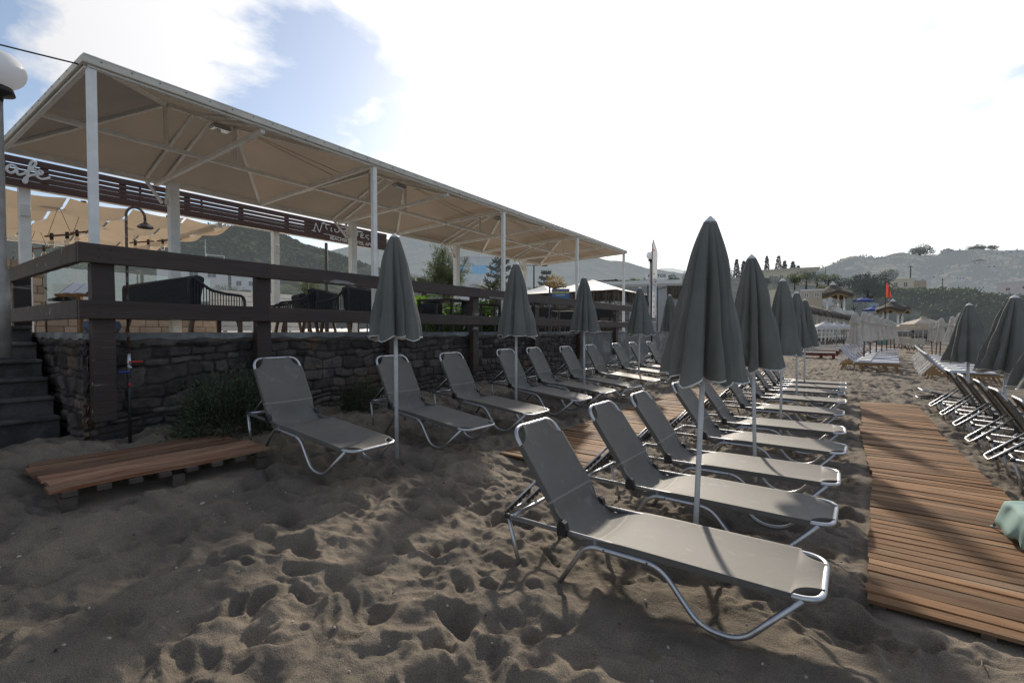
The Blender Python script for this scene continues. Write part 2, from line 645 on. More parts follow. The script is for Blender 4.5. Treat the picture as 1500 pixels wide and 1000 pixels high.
def axis_steps(lo, hi, fine_lo, fine_hi, fine, grow):
    xs = list(np.arange(fine_lo, fine_hi, fine))
    s, x = fine, fine_hi
    while x < hi:
        xs.append(x); s *= grow; x += s
    xs.append(hi)
    s, x = fine, fine_lo - fine
    left = []
    while x > lo:
        left.append(x); s *= grow; x -= s
    left.append(lo)
    return np.array(left[::-1] + xs)


gx = axis_steps(-3000, 3000, -6.9, 2.6, .0145, 1.05)
ys = [-1.2]
while ys[-1] < 70:
    y = ys[-1]
    ys.append(y + max(.0125, .0036 * max(y, 0)))
s = ys[-1] - ys[-2]
while ys[-1] < 4200:
    s *= 1.12
    ys.append(ys[-1] + s)
bk, s = [], .0125
y = -1.2
while y > -60:
    s *= 1.12
    y -= s
    bk.append(y)
gy = np.array(bk[::-1] + ys)
GX, GY = np.meshgrid(gx, gy, indexing='ij')
H = ground_np(GX, GY)
bumps = (fbm(GX * 1.1, GY * 1.1, 3, 2) * .07 + fbm(GX * 3.6, GY * 3.6, 11, 2) * .045
         - np.abs(fbm(GX * 2.3 + 40, GY * 2.3, 71, 2)) * .15 - np.abs(fbm(GX * 4.8 + 9, GY * 4.8, 81, 2)) * .10 + .026
         + (np.abs(fbm(GX * 2.3 + 3, GY * 2.3, 21, 3)) * -.06 + .01)
         + (np.abs(fbm(GX * 5.1 + 8, GY * 5.1, 41, 3)) * -.055 + .01)
         + fbm(GX * 13, GY * 13, 31, 3) * .017 + fbm(GX * 34, GY * 34, 33, 2) * .007)
WXF = fbm(GX * 4.2, GY * 4.2, 51, 3) * .16
WYF = fbm(GX * 4.2 + 31, GY * 4.2, 61, 3) * .16
area = np.exp(-np.maximum(GY - 60, 0) / 30.0) * np.exp(-np.maximum(np.abs(GX) - 20, 0) / 10.0)
H += bumps * area
frng = np.random.default_rng(5)


def stamp(x, y, ang, ln_, wd, dep, rim=.30):
    r = ln_ * 1.5
    i0, i1 = np.searchsorted(gx, (x - r, x + r))
    j0, j1 = np.searchsorted(gy, (y - r, y + r))
    if i1 - i0 < 2 or j1 - j0 < 2: return
    dx, dy = GX[i0:i1, j0:j1] - x + WXF[i0:i1, j0:j1], GY[i0:i1, j0:j1] - y + WYF[i0:i1, j0:j1]
    u = (dx * math.cos(ang) + dy * math.sin(ang)) / (ln_ / 2)
    v = (-dx * math.sin(ang) + dy * math.cos(ang)) / (wd / 2 * (1 + .25 * u))
    q = np.sqrt(u * u + v * v)
    H[i0:i1, j0:j1] += -dep * np.exp(-(q ** 3.2) * .9) + dep * rim * np.exp(-((q - 1.42) / .30) ** 2) * (0.7 + .5 * np.sin(ang * 3 + np.arctan2(v, u)))


for k in range(2100):
    stamp(frng.uniform(-6.5, 2.2), frng.uniform(-.8, 9), frng.uniform(0, PI), frng.uniform(.15, .33), frng.uniform(.085, .16), frng.uniform(.014, .046))
for k in range(520):
    stamp(frng.uniform(-6.5, 2.2), frng.uniform(-.8, 7), frng.uniform(0, PI), frng.uniform(.05, .14), frng.uniform(.03, .08), frng.uniform(.005, .016))
for k in range(2600):
    stamp(frng.uniform(-6.3, 6), 9 + 31 * frng.uniform(0, 1) ** 1.3, frng.uniform(0, PI), frng.uniform(.22, .4), frng.uniform(.13, .22), frng.uniform(.02, .05))
B0 = ground_np(GX, GY)
soft = .75 * np.exp(-(((GX + .75) / .75) ** 2 + ((GY - 2.6) / .35) ** 2) ** 2)
H = H * (1 - soft) + (B0 - .015) * soft
for (x0, x1, y0, y1) in FLAT:
    w = (1 / (1 + np.exp(-(GX - x0 - .02) / .022))) * (1 / (1 + np.exp((GX - x1 + .02) / .022))) * (1 / (1 + np.exp(-(GY - y0 - .02) / .022))) * (1 / (1 + np.exp((GY - y1 + .02) / .022)))
    H = H * (1 - w) + (B0 - .02) * w
# inland of the wall the ground is a raised, plain shelf
w = 1 / (1 + np.exp((GX + 6.75) / .03))
H = H * (1 - w) + np.where(GY > 1.72, 1.30, .25) * w
far = np.clip((GY - 62) / 25, 0, 1)
H = H * (1 - far) + far * (-.2 * np.clip((GX - 8) / 6, 0, 1) * 3)
far2 = np.clip((np.hypot(GX, GY) - 300) / 300, 0, 1)
H = H * (1 - far2) + far2 * (-.3)
nxn, nyn = len(gx), len(gy)
idx = np.arange(nxn * nyn).reshape(nxn, nyn)
quads = np.stack([idx[:-1, :-1], idx[1:, :-1], idx[1:, 1:], idx[:-1, 1:]], -1).reshape(-1, 4)
sand_co = np.stack([GX, GY, H], -1).reshape(-1, 3)
sm = bpy.data.materials.new("dark_beach_sand")
nt, N, L = nodes_of(sm)
o_ = N.new("ShaderNodeOutputMaterial"); bs = N.new("ShaderNodeBsdfPrincipled")
bs.inputs["Roughness"].default_value = .9; bs.inputs["Specular IOR Level"].default_value = .25
g = N.new("ShaderNodeNewGeometry")


def nz(sc, det=4.0, rough=.6):
    n = N.new("ShaderNodeTexNoise"); n.inputs["Scale"].default_value = sc; n.inputs["Detail"].default_value = det
    n.inputs["Roughness"].default_value = rough
    L.new(g.outputs["Position"], n.inputs["Vector"]); return n.outputs["Fac"]


r1 = N.new("ShaderNodeValToRGB")
r1.color_ramp.elements[0].position = .36; r1.color_ramp.elements[0].color = (.150, .126, .100, 1)
r1.color_ramp.elements[1].position = .66; r1.color_ramp.elements[1].color = (.280, .228, .170, 1)
L.new(nz(1.7, 6), r1.inputs[0])
r2 = N.new("ShaderNodeValToRGB")
r2.color_ramp.elements[0].position = .36; r2.color_ramp.elements[0].color = (.42, .42, .42, 1)
r2.color_ramp.elements[1].position = .62; r2.color_ramp.elements[1].color = (1.32, 1.32, 1.32, 1)
L.new(nz(230, 3, .75), r2.inputs[0])
mm = N.new("ShaderNodeMix"); mm.data_type = 'RGBA'; mm.blend_type = 'MULTIPLY'; mm.inputs[0].default_value = 1
L.new(r1.outputs[0], mm.inputs[6]); L.new(r2.outputs[0], mm.inputs[7])
# pale grains
r3 = N.new("ShaderNodeValToRGB")
r3.color_ramp.elements[0].position = .735; r3.color_ramp.elements[1].position = .76
L.new(nz(95, 2, .5), r3.inputs[0])
m3 = N.new("ShaderNodeMix"); m3.data_type = 'RGBA'
L.new(r3.outputs[0], m3.inputs[0]); L.new(mm.outputs[2], m3.inputs[6]); m3.inputs[7].default_value = (.30, .27, .23, 1)
L.new(m3.outputs[2], bs.inputs["Base Color"])
bp = N.new("ShaderNodeBump"); bp.inputs["Strength"].default_value = .8; bp.inputs["Distance"].default_value = .010
L.new(nz(120, 5, .75), bp.inputs["Height"])
bp2 = N.new("ShaderNodeBump"); bp2.inputs["Strength"].default_value = .6; bp2.inputs["Distance"].default_value = .025
L.new(nz(22, 5, .65), bp2.inputs["Height"]); L.new(bp.outputs[0], bp2.inputs["Normal"])
L.new(bp2.outputs[0], bs.inputs["Normal"])
L.new(bs.outputs[0], o_.inputs["Surface"])
sand = link_mesh("beach_sand", np_mesh("beach_sand", sand_co, quads, smooth=True), sm)
tag(sand, kind="structure")


def sand_z(x, y):
    i = min(max(int(np.searchsorted(gx, x)), 0), nxn - 1)
    j = min(max(int(np.searchsorted(gy, y)), 0), nyn - 1)
    return float(H[i, j])


# shells, pebbles and twigs strewn over the sand
mb = MB()
for k in range(1100):
    x, y = frng.uniform(-6, 2.2), .4 + 8 * frng.uniform() ** 1.4
    if any(a - .1 < x < b + .1 and c - .1 < y < d + .1 for a, b, c, d in FLAT): continue
    z = sand_z(x, y)
    s = frng.uniform(.003, .010) * (1 + (frng.uniform() > .95) * .9)
    kind = frng.uniform()
    rot = Matrix.Rotation(frng.uniform(0, 2 * PI), 3, 'Z') @ Matrix.Rotation(frng.uniform(-.5, .5), 3, 'X')
    if kind < .45:
        mb.box((x, y, z + s * .4), (s * 2, s * 1.4, s * .9), rot, frng.uniform(.75, 1), 0, .6)
    elif kind < .75:
        mb.box((x, y, z + s * .3), (s * 2, s * 1.6, s), rot, frng.uniform(0, .35), 0, .6)
    else:
        mb.box((x, y, z + .004), (frng.uniform(.02, .06), .004, .004), rot, .25, 0)
debris = mb.build("shell_debris", mat("shell_and_pebble", (.26, .235, .21), (.19, .17, .145), 40, .8, tint=.9))
tag(debris, kind="stuff", label="pale shells, pebbles and twigs strewn over the sand", cat="debris")

# sea beyond the beach on the right
mb = MB()
mb.poly([(24, -60, -.75), (2500, -60, -.75), (2500, 150, -.75), (24, 150, -.75)])
sea = mb.build("sea_water", mat("sea", (.03, .09, .11), (.02, .07, .1), .4, .12, bump=.4, bscale=1.5, world=True))
tag(sea, kind="structure")
# ------------------------------------------------------------------ deck and stone wall
WX, WY, WTOP = -6.55, 1.45, 1.553
mb = MB()
mb.box2((-30, WY + .32, .9), (WX - .32, 17.4, 1.512))
deck = mb.build("deck_paving", M['paving'])
tag(deck, kind="structure")

stone_mat = mat("rubble_stone", (.092, .077, .066), (.046, .041, .040), 7, .8, bump=.6, bscale=30, world=True, tint=.8,
                c3=(.12, .080, .055), s3=1.6, lo3=.56, hi3=.70, spec=.25)


def rubble(u, v, seed):
    """irregular courses: height, shade for points u (along) and v (up)"""
    rg = np.random.default_rng(seed)
    uw = u + (fbm(u * 2.1, v * 2.1, seed, 3)) * .13
    vw = v + (fbm(u * 1.7 + 9, v * 2.3, seed + 5, 3)) * .17
    hgt = np.zeros_like(u); shade = np.zeros_like(u)
    y, edges = -.3, []
    while y < 2.2:
        edges.append(y); y += rg.choice([.06, .09, .12, .15, .18])
    edges = np.array(edges)
    row = np.clip(np.searchsorted(edges, vw) - 1, 0, len(edges) - 2)
    L0 = u.max() + 3
    for r in range(len(edges) - 1):
        m = row == r
        if not m.any(): continue
        e0, e1 = edges[r], edges[r + 1]
        xs, x = [], -2.0
        while x < L0:
            xs.append(x); x += rg.uniform(.13, .42) * (.7 + (e1 - e0) * 2)
        xs = np.array(xs)
        c = np.clip(np.searchsorted(xs, uw[m]) - 1, 0, len(xs) - 2)
        du = np.minimum(uw[m] - xs[c], xs[c + 1] - uw[m])
        dv = np.minimum(vw[m] - e0, e1 - vw[m])
        # rounded corners
        e = np.where((du < .045) & (dv < .045), .045 - np.hypot(.045 - du, .045 - dv), np.minimum(du, dv))
        prot = rg.uniform(-.008, .016, len(xs))[c]
        sh = rg.beta(1.6, 1.6, len(xs))[c]
        tilt = rg.uniform(-.12, .12, len(xs))[c]
        k = np.clip((e - .004) / .015, 0, 1)
        k = k * k * (3 - 2 * k)
        hgt[m] = k * (.017 + prot + tilt * (vw[m] - (e0 + e1) / 2)) - .02
        shade[m] = np.where(k > .3, .12 + .88 * sh, .30)
    hgt += fbm(u * 9, v * 9, seed + 2, 4) * .03 * (hgt > 0) + fbm(u * 28, v * 28, seed + 3, 2) * .01
    return hgt, shade


def wall_face(org, du, dn, length, zb, ztop, seed, step=.0125):
    nu, nv = int(length / step) + 1, int((ztop - zb) / step) + 1
    U, V = np.meshgrid(np.linspace(0, length, nu), np.linspace(0, ztop - zb, nv), indexing='ij')
    h, s = rubble(U, V, seed)
    # mortar band right under the coping
    t = np.clip((V - (ztop - zb - .10) + fbm(U * 6, V * 6, 77, 3) * .08) / .03, 0, 1)
    h = h * (1 - t) + t * (.012 + fbm(U * 20, V * 20, 4, 3) * .012)
    s = s * (1 - t) + t * .95
    co = np.stack([org[0] + du[0] * U + dn[0] * h, org[1] + du[1] * U + dn[1] * h, zb + V], -1).reshape(-1, 3)
    ix = np.arange(nu * nv).reshape(nu, nv)
    q = np.stack([ix[:-1, :-1], ix[1:, :-1], ix[1:, 1:], ix[:-1, 1:]], -1).reshape(-1, 4)
    return co, q, s.reshape(-1)


wall = empty("stone_wall", (WX, WY, 0), 0, "dark rubble stone retaining wall with a thin concrete coping below the timber railing", "stone wall")
c1, q1, s1 = wall_face((0, -.03), (0, 1), (1, 0), 11.13, .0, WTOP - .03, 21)
c2, q2, s2 = wall_face((-3.5, 0), (1, 0), (0, -1), 3.53, .0, WTOP - .03, 22)
rot_ = np_mesh("rubble_face", np.concatenate([c1, c2]), np.concatenate([q1, q2 + len(c1)]), np.concatenate([s1, s2]), smooth=True)
link_mesh("rubble_face", rot_, stone_mat, wall)
cp = MB()
n_ = 60
for (a, b) in (((.04, -.05), (.04, 11.12)), ((-3.5, -.05), (-.30, -.05))):
    pass
P = []
for i in range(260):
    y = -.03 + 11.1 * i / 259
    w1 = .012 * math.sin(i * .9) * math.sin(i * .37) + .015
    P.append([(w1 + .012, y, WTOP - .075 + .012 * math.sin(i * .53)), (w1 + .016, y, WTOP - .01), (w1, y, WTOP), (-.32, y, WTOP)])
cp.grid(P)
P = []
for i in range(90):
    x = -3.5 + (3.5 + .028) * i / 89
    w1 = .012 * math.sin(i * .9 + 2) * math.sin(i * .37) + .013
    P.append([(x, -w1 - .014, WTOP - .07 + .012 * math.sin(i * .6)), (x, -w1 - .018, WTOP - .01), (x, -w1, WTOP + .002), (x, .30, WTOP + .002)])
cp.grid(P)
cp.build("coping", M['concrete'], wall, True)
cb_ = MB()
cb_.box2((-.3, .05, 0), (-.035, 11.1, WTOP - .04)); cb_.box2((-3.5, .05, 0), (-.31, .3, WTOP - .04))
cb_.build("core", M['concrete'], wall)

cw = empty("concrete_wall", (WX, 12.56, 0), 0, "plain grey concrete block wall carrying on beyond the rubble stone wall", "concrete wall")
mb = MB()
mb.box2((-.3, 0, -.2), (.03, 14, 1.50)); mb.box2((-.34, 0.003, 1.50), (.05, 14, 1.56))
mb.build("wall_body", M['concrete'], cw, bevel=.012)
mb = MB()
for k in range(5):
    mb.box2((.03, 0.0, .28 + k * .25), (.036, 14, .285 + k * .25), 0)
for r_ in range(5):
    for k in range(28):
        y = .5 * k + (.25 if r_ % 2 else 0) + .1
        mb.box2((.03, y, .285 + (r_ - 1) * .25), (.0355, y + .006, .28 + r_ * .25), 0)
mb.build("mortar_joint", M['concrete'], cw)

# ------------------------------------------------------------------ timber railing
rl = empty("timber_railing", (WX, WY, 0), 0, "dark brown weathered two-rail timber railing on the stone wall", "railing")
PY = [1.56, 3.24, 5.46, 7.69, 10.1, 12.57, 15.2]


def plank_mesh(p, q, w, h, seed, mat_=M['rail']):
    """a sawn timber with slightly uneven edges"""
    p, q = Vector(p), Vector(q)
    L_ = (q - p).length
    n = max(3, int(L_ / .12))
    rg = random.Random(seed)
    d = (q - p).normalized(); s = d.cross(Vector((0, 0, 1))).normalized(); u = Vector((0, 0, 1))
    if abs(d.z) > .9: s, u = Vector((1, 0, 0)), Vector((0, 1, 0))
    m = MB(); P = []
    for i in range(n + 1):
        c = p.lerp(q, i / n)
        j = lambda: rg.uniform(-.0022, .0022)
        P.append([c + s * (w / 2 + j()) + u * (h / 2 + j()), c - s * (w / 2 + j()) + u * (h / 2 + j()),
                  c - s * (w / 2 + j()) - u * (h / 2 + j()), c + s * (w / 2 + j()) - u * (h / 2 + j())])
    m.grid(P, rg.uniform(.3, .7), closed=True)
    m.add(P[0], [(0, 1, 2, 3)], .4); m.add(P[-1], [(3, 2, 1, 0)], .4)
    return m


for i, y in enumerate(PY):
    zb = .62 if i == 0 else .66 + .02 * i
    plank_mesh((.10, y - WY, zb), (.10, y - WY, 2.36 if i else 2.28), .11 if i else .15, .19, i).build("post", M['rail'], rl, bevel=.008)
jl = [-.10, PY[1] - WY + .02, PY[3] - WY + .03, PY[5] - WY + .02, 14.9]
for k in range(4):
    a, b = jl[k] + .002, jl[k + 1] - .002
    plank_mesh((.19 if k == 0 else .188, a, 2.375), (.19, b, 2.375), .065, .20, 20 + k).build("top_rail", M['rail'], rl, bevel=.006)
    plank_mesh((.19, a, 1.795), (.19, b, 1.795), .065, .19, 30 + k).build("lower_rail", M['rail'], rl, bevel=.006)
plank_mesh((-3.62, -.07, 2.375), (.156, -.07, 2.375), .065, .195, 41).build("top_rail", M['rail'], rl, bevel=.006)
plank_mesh((-3.52, -.07, 1.795), (.156, -.07, 1.795), .065, .19, 42).build("lower_rail", M['rail'], rl, bevel=.006)
plank_mesh((-3.35, .03, 1.5), (-3.35, .03, 2.36), .12, .19, 43).build("post", M['rail'], rl, bevel=.008)
bl = MB()
for y in PY:
    for z in (.8, 1.75, 1.84, 2.33, 2.42):
        for dx in (-.05, .05):
            xx = .225 if z > 1.6 else .156
            bl.lathe([(0, .0), (.009, 0)], 6, (0, 0, 0))
            n0 = len(bl.v) - 12
            for j in range(n0, len(bl.v)):
                vx, vy, vz = bl.v[j]
                bl.v[j] = (xx, y - WY + dx + vx, z + vy)
bl.build("bolt", M['black'], rl)

# ------------------------------------------------------------------ stone steps at the left
st = empty("stone_steps", (-7.2, 0, 0), 0, "dark worn stone steps climbing to the deck beside the wall corner", "steps")
step_mat = mat("dark_step_stone", (.070, .064, .058), (.040, .037, .035), 5, .8, bump=.6, bscale=24, tint=.3, c3=(.11, .10, .09), s3=2.2)
for k in range(6):
    m = MB()
    x1 = -.10 - .27 * k
    z0 = ground(-7.3, 0) - .25
    m.box2((x1 - .42, -1.9, z0 + .0), (x1 + random.uniform(-.01, .01), 1.38, z0 + .40 + .205 * k - .045), .4)
    m.box2((x1 - .40, -1.92, z0 + .40 + .205 * k - .043), (x1 + .035, 1.379, z0 + .40 + .205 * k), .6)
    m.build("tread", step_mat, st, bevel=.012)
mb = MB(); mb.box2((-3.4, -1.9, .2), (-1.86, 1.375, 1.49))
mb.build("landing", M['concrete'], st, bevel=.01)

# ------------------------------------------------------------------ pallet-like deck board
pl = empty("wooden_pallet", (-5.26, 1.645, ground(-5.2, 1.6) - .05), R(-1.5), "low weathered wooden pallet lying on the sand by the stone wall", "pallet")
xs_ = [-.60, -.41, -.215, -.02, .175, .37]
for k, x in enumerate(xs_):
    m = MB()
    w = random.choice([.158, .165, .172])
    y0, y1 = -.79 + random.uniform(-.03, .02), .79 + random.uniform(-.02, .04)
    P = []
    for i in range(15):
        y = y0 + (y1 - y0) * i / 14
        e = random.uniform(-.003, .003)
        zz = .148 + .004 * math.sin(i * .7 + k)
        P.append([(x + e, y, zz - .026), (x + e + .004, y, zz), (x + w + e - .004, y, zz + .001), (x + w + e, y, zz - .026)])
    m.grid(P, [.3, .5, .25, .75, .95, .55][k], closed=True)
    m.add(P[0], [(0, 1, 2, 3)], .3); m.add(P[-1], [(3, 2, 1, 0)], .3)
    m.build("board", M['palletwood'], pl)
m = MB()
for y in (-.70, -.5, -.3, -.1, .1, .3, .5, .70):
    m.box2((-.58, y - .04, .085), (.585, y + .045, .119), .3)
build_each(m, "bearer", M['oldwood'], pl)
m = MB()
for x in (-.55, 0, .53):
    for y in (-.70, 0, .70):
        m.box2((x - .04, y - .045, -.06), (x + .04, y + .045, .074), .3)
build_each(m, "block", M['oldwood'], pl)

# ------------------------------------------------------------------ shower pipe on the wall
sh = empty("beach_shower", (WX + .10, 1.78, 0), 0, "rusty outdoor shower pipe with bell head fixed to the stone wall", "shower")
m = MB()
m.tube(round_path([(0, 0, .2), (0, 0, 1.3)], .02), .017, 10); m.build("hose", M['hose'], sh, True)
m = MB()
arc = [(0, 0, 1.3), (0, 0, 2.84)] + [(0, .085 - .085 * math.cos(a), 2.84 + .10 * math.sin(a)) for a in np.linspace(.2, PI * .93, 12)] + [(0, .172, 2.80)]
m.tube(arc, .0135, 10); m.build("pipe", M['rust'], sh, True)
m = MB(); m.lathe([(.012, .07), (.02, .05), (.035, .04), (.07, .015), (.078, 0), (.07, -.008), (0, -.008)], 20, (0, .172, 2.735))
m.build("shower_head", M['rust'], sh, True)
m = MB(); m.tube([(0, 0, 1.06), (0, 0, 1.32)], .022, 10); m.tube([(0, 0, 1.17), (.05, 0, 1.17)], .016, 8); m.tube([(0, 0, 1.2), (0, 0, 1.24)], .028, 6)
m.build("valve", M['alu'], sh, True)
m = MB(); m.box((.055, .05, 1.235), (.012, .13, .018)); m.build("handle", M['red'], sh, bevel=.004)
m = MB(); m.box((.075, -.06, 1.13), (.012, .10, .016)); m.build("handle", M['blue'], sh, bevel=.004)
m = MB(); m.box((.02, .0, .985), (.03, .03, .03)); m.build("tap_body", M['red'], sh, bevel=.004)


# ------------------------------------------------------------------ leaves
def leaf_mesh(name, pts, nrm_, length, width, tints, seed=0, up=0.0, spread=1.0):
    """one small folded diamond per point, growing along a direction spread round nrm_"""
    rg = np.random.default_rng(seed)
    n = len(pts)
    d = nrm_ + rg.normal(0, spread, (n, 3)); d[:, 2] += up
    d /= np.linalg.norm(d, axis=1)[:, None] + 1e-9
    a = rg.normal(0, 1, (n, 3))
    s = np.cross(d, a); s /= np.linalg.norm(s, axis=1)[:, None] + 1e-9
    ln_ = (length * rg.uniform(.6, 1.3, n))[:, None]
    wd = (width * rg.uniform(.7, 1.2, n))[:, None]
    p0 = pts
    p1 = pts + d * ln_ * .5 + s * wd * .5
    p2 = pts + d * ln_
    p3 = pts + d * ln_ * .5 - s * wd * .5
    co = np.stack([p0, p1, p2, p3], 1).reshape(-1, 3)
    q = np.arange(4 * n).reshape(n, 4)
    return np_mesh(name, co, q, tints)


def bush(loc, rx, ry, rz, n, ll, lw, label, name="shrub", mt=None, seed=1, cat="shrub", group=None, up=1.0):
    rg = np.random.default_rng(seed)
    root = empty(name, loc, 0, label, cat, group)
    nst = 60
    m = MB()
    P, Nn, T = [], [], []
    for k in range(nst):
        a = rg.uniform(0, 2 * PI); e = math.acos(rg.uniform(0.02, 1))
        d = np.array([math.cos(a) * math.sin(e) * rx, math.sin(a) * math.sin(e) * ry, math.cos(e) * rz]) * rg.uniform(.72, 1.12)
        b0 = np.array([d[0] * .2, d[1] * .2, 0])
        mid = (b0 + d) / 2 + np.array([d[0] * .12, d[1] * .12, -.02])
        if k % 2 == 0:
            m.tube([b0, mid, d], [.008, .005, .002], 5, cap=False)
        cnt = n // nst
        t = rg.uniform(.35, 1.0, cnt) ** .7
        base = ((1 - t) ** 2)[:, None] * b0 + (2 * t * (1 - t))[:, None] * mid + (t * t)[:, None] * d
        base = base + rg.normal(0, .14, (cnt, 3)) * np.array([rx, ry, rz])
        base[:, 2] = np.maximum(base[:, 2], .015)
        P.append(base)
        Nn.append(np.tile(d / (np.linalg.norm(d) + 1e-6), (cnt, 1)))
        T.append(np.clip(rg.uniform(.1, .5) + .4 * t + rg.normal(0, .1, cnt), 0, 1))
    m.build("stem", M['twig'], root)
    me = leaf_mesh("foliage", np.concatenate(P), np.concatenate(Nn), ll, lw, np.concatenate(T), seed, up, .55)
    link_mesh("foliage", me, mt or M['shrub'], root)
    return root


bush((-5.98, 2.62, ground(-5.98, 2.5) - .02), .48, .64, .70, 12000, .052, .014, "broad low grey-green bush against the stone wall left of the first lounger", seed=3, up=.2)
bush((-6.05, 4.55, ground(-6.05, 4.5) - .02), .30, .36, .46, 3500, .05, .010, "small dark bush against the wall behind the second wall-row lounger", seed=4)

# ------------------------------------------------------------------ big fabric canopy over the deck edge
CX0, CX1, CY0, BAY, CZ = -6.75, -10.35, 1.55, 3.80, 4.475
CXM = -8.55
cn = empty("fabric_canopy", (CX0, CY0, 1.51), 0, "long tan fabric canopy of four hipped bays on white steel posts over the deck edge", "canopy")
org = Vector((CX0, CY0, 1.51))


def rel(*p): return Vector(p) - org


for k in range(5):
    y = CY0 + BAY * k + (.03 if k == 0 else (-.1 if k == 4 else 0))
    m = MB(); m.box2(rel(CX0 - .05, y - .04, 1.515), rel(CX0 + .03, y + .04, CZ - .06)); m.build("post", M['white_paint'], cn, bevel=.006)
for k in range(4):
    y = CY0 + BAY * (k + .5)
    m = MB(); m.box2(rel(-10.06, y - .075, 1.515), rel(-9.91, y + .075, CZ - .05)); m.build("post", M['white_paint'], cn, bevel=.008)
YE = CY0 + 4 * BAY
m = MB()
for x in (CX0, CX1):
    m.bar(rel(x, CY0, CZ), rel(x, YE, CZ), .05, .09)
for k in range(5):
    y = CY0 + BAY * k
    m.bar(rel(CX0 - .03, y, CZ - .005), rel(CX1 + .03, y, CZ - .005), .05, .085)
m.bar(rel(CXM, CY0 + .03, CZ - .012), rel(CXM, YE - .03, CZ - .012), .06, .06)
for k in range(4):
    y = CY0 + BAY * (k + .5)
    m.bar(rel(CX0 - .03, y, CZ - .07), rel(CX1 + .03, y, CZ - .07), .06, .06)
build_each(m, "eaves_beam", M['white_paint'], cn)
RZ = 5.12
for k in range(4):
    yc = CY0 + BAY * (k + .5)
    y0, y1 = CY0 + BAY * k, CY0 + BAY * (k + 1)
    r0, r1 = (CXM, yc - .5, RZ), (CXM, yc + .5, RZ)
    m = MB()
    m.bar(rel(*r0), rel(*r1), .05, .06)
    for (a, b) in ((r0, (CX0, y0, CZ + .02)), (r0, (CX1, y0, CZ + .02)), (r1, (CX0, y1, CZ + .02)), (r1, (CX1, y1, CZ + .02))):
        m.bar(rel(*a), rel(*b), .05, .055)
    for dy in (-.13, .13):
        for xe in (CX0, CX1):
            m.bar(rel(CXM, yc + dy, RZ - .01), rel(xe, yc + dy, CZ + .03), .045, .05)
    for r_ in (r0, r1):
        m.bar(rel(r_[0], r_[1], RZ), rel(r_[0], r_[1], CZ), .05, .05)
    for dy in (-.15, .15):
        m.bar(rel(-9.985, yc + dy * .2, 4.0), rel(-10.3, yc + dy * 1.2, CZ), .04, .04)
    build_each(m, "rafter", M['white_paint'], cn)
    # fabric: four hipped panels, slightly slack
    up = .045
    m = MB()

    def panel(A, B, C, D, tint, sag):
        P = []
        n = 14
        for i in range(n + 1):
            s_ = i / n
            row = []
            for j in range(n + 1):
                t = j / n
                p = (Vector(A) * (1 - t) + Vector(B) * t) * (1 - s_) + (Vector(D) * (1 - t) + Vector(C) * t) * s_
                p.z += up - sag * math.sin(PI * s_) * math.sin(PI * t)
                row.append(rel(*p))
            P.append(row)
        m.grid(P, tint)

    e = .02
    ro0, ro1 = r0, r1
    panel((CX0 + e, y0, CZ), (CX0 + e, y1, CZ), ro1, ro0, .55, .03)
    panel((CX1 - e, y0, CZ), (CX1 - e, y1, CZ), ro1, ro0, .35, .03)
    panel((CX0 + e, y0, CZ), (CX1 - e, y0, CZ), (CXM - .01, yc - .5, RZ), (CXM + .01, yc - .5, RZ), .4, .04)
    panel((CX0 + e, y1, CZ), (CX1 - e, y1, CZ), (CXM - .01, yc + .5, RZ), (CXM + .01, yc + .5, RZ), .5, .04)
    m.build("roof_fabric", M['canopy'], cn, True)
    m = MB()
    for f_ in (.24, .30):
        for (re, ye) in ((r1, y1),):
            p0 = Vector((CXM, re[1], RZ + .02))
            for xe in (CX0 * (1 - f_) + CX1 * f_,):
                q0 = Vector((xe, ye, CZ + .03))
                m.bar(rel(*p0), rel(*q0), .012, .006)
    m.build("fabric_seam", mat("seam_tape", (.40, .32, .24), None, 10, .8, trans=.2) if k == 0 else bpy.data.materials["seam_tape"], cn)
m = MB()
ez0, ez1 = CZ - .025, CZ + .06
m.box2(rel(CX0 + .032, CY0 - .06, ez0), rel(CX0 + .062, YE + .06, ez1))
m.box2(rel(CX1 - .062, CY0 - .06, ez0), rel(CX1 - .032, YE + .06, ez1))
m.box2(rel(CX1 - .03, CY0 - .062, ez0), rel(CX0 + .03, CY0 - .032, ez1))
m.box2(rel(CX1 - .03, YE + .032, ez0), rel(CX0 + .03, YE + .062, ez1))
m.build("edge_strip", M['canopy_edge'], cn, bevel=.01)
m = MB()
y = CY0 + .1
while y < YE:
    m.box(rel(CX0 + .064, y, CZ + .03), (.008, .011, .011)); y += .27
x = CX0 - .15
while x > CX1:
    m.box(rel(x, CY0 - .064, CZ + .03), (.011, .008, .011)); x -= .27
m.build("screw", M['black'], cn)
m = MB()
m.bar(rel(CX0 + .05, CY0 - .05, CZ + .062), rel(CX0 + .05, YE + .05, CZ + .062), .035, .012)
m.build("edge_cord", M['white_paint'], cn)

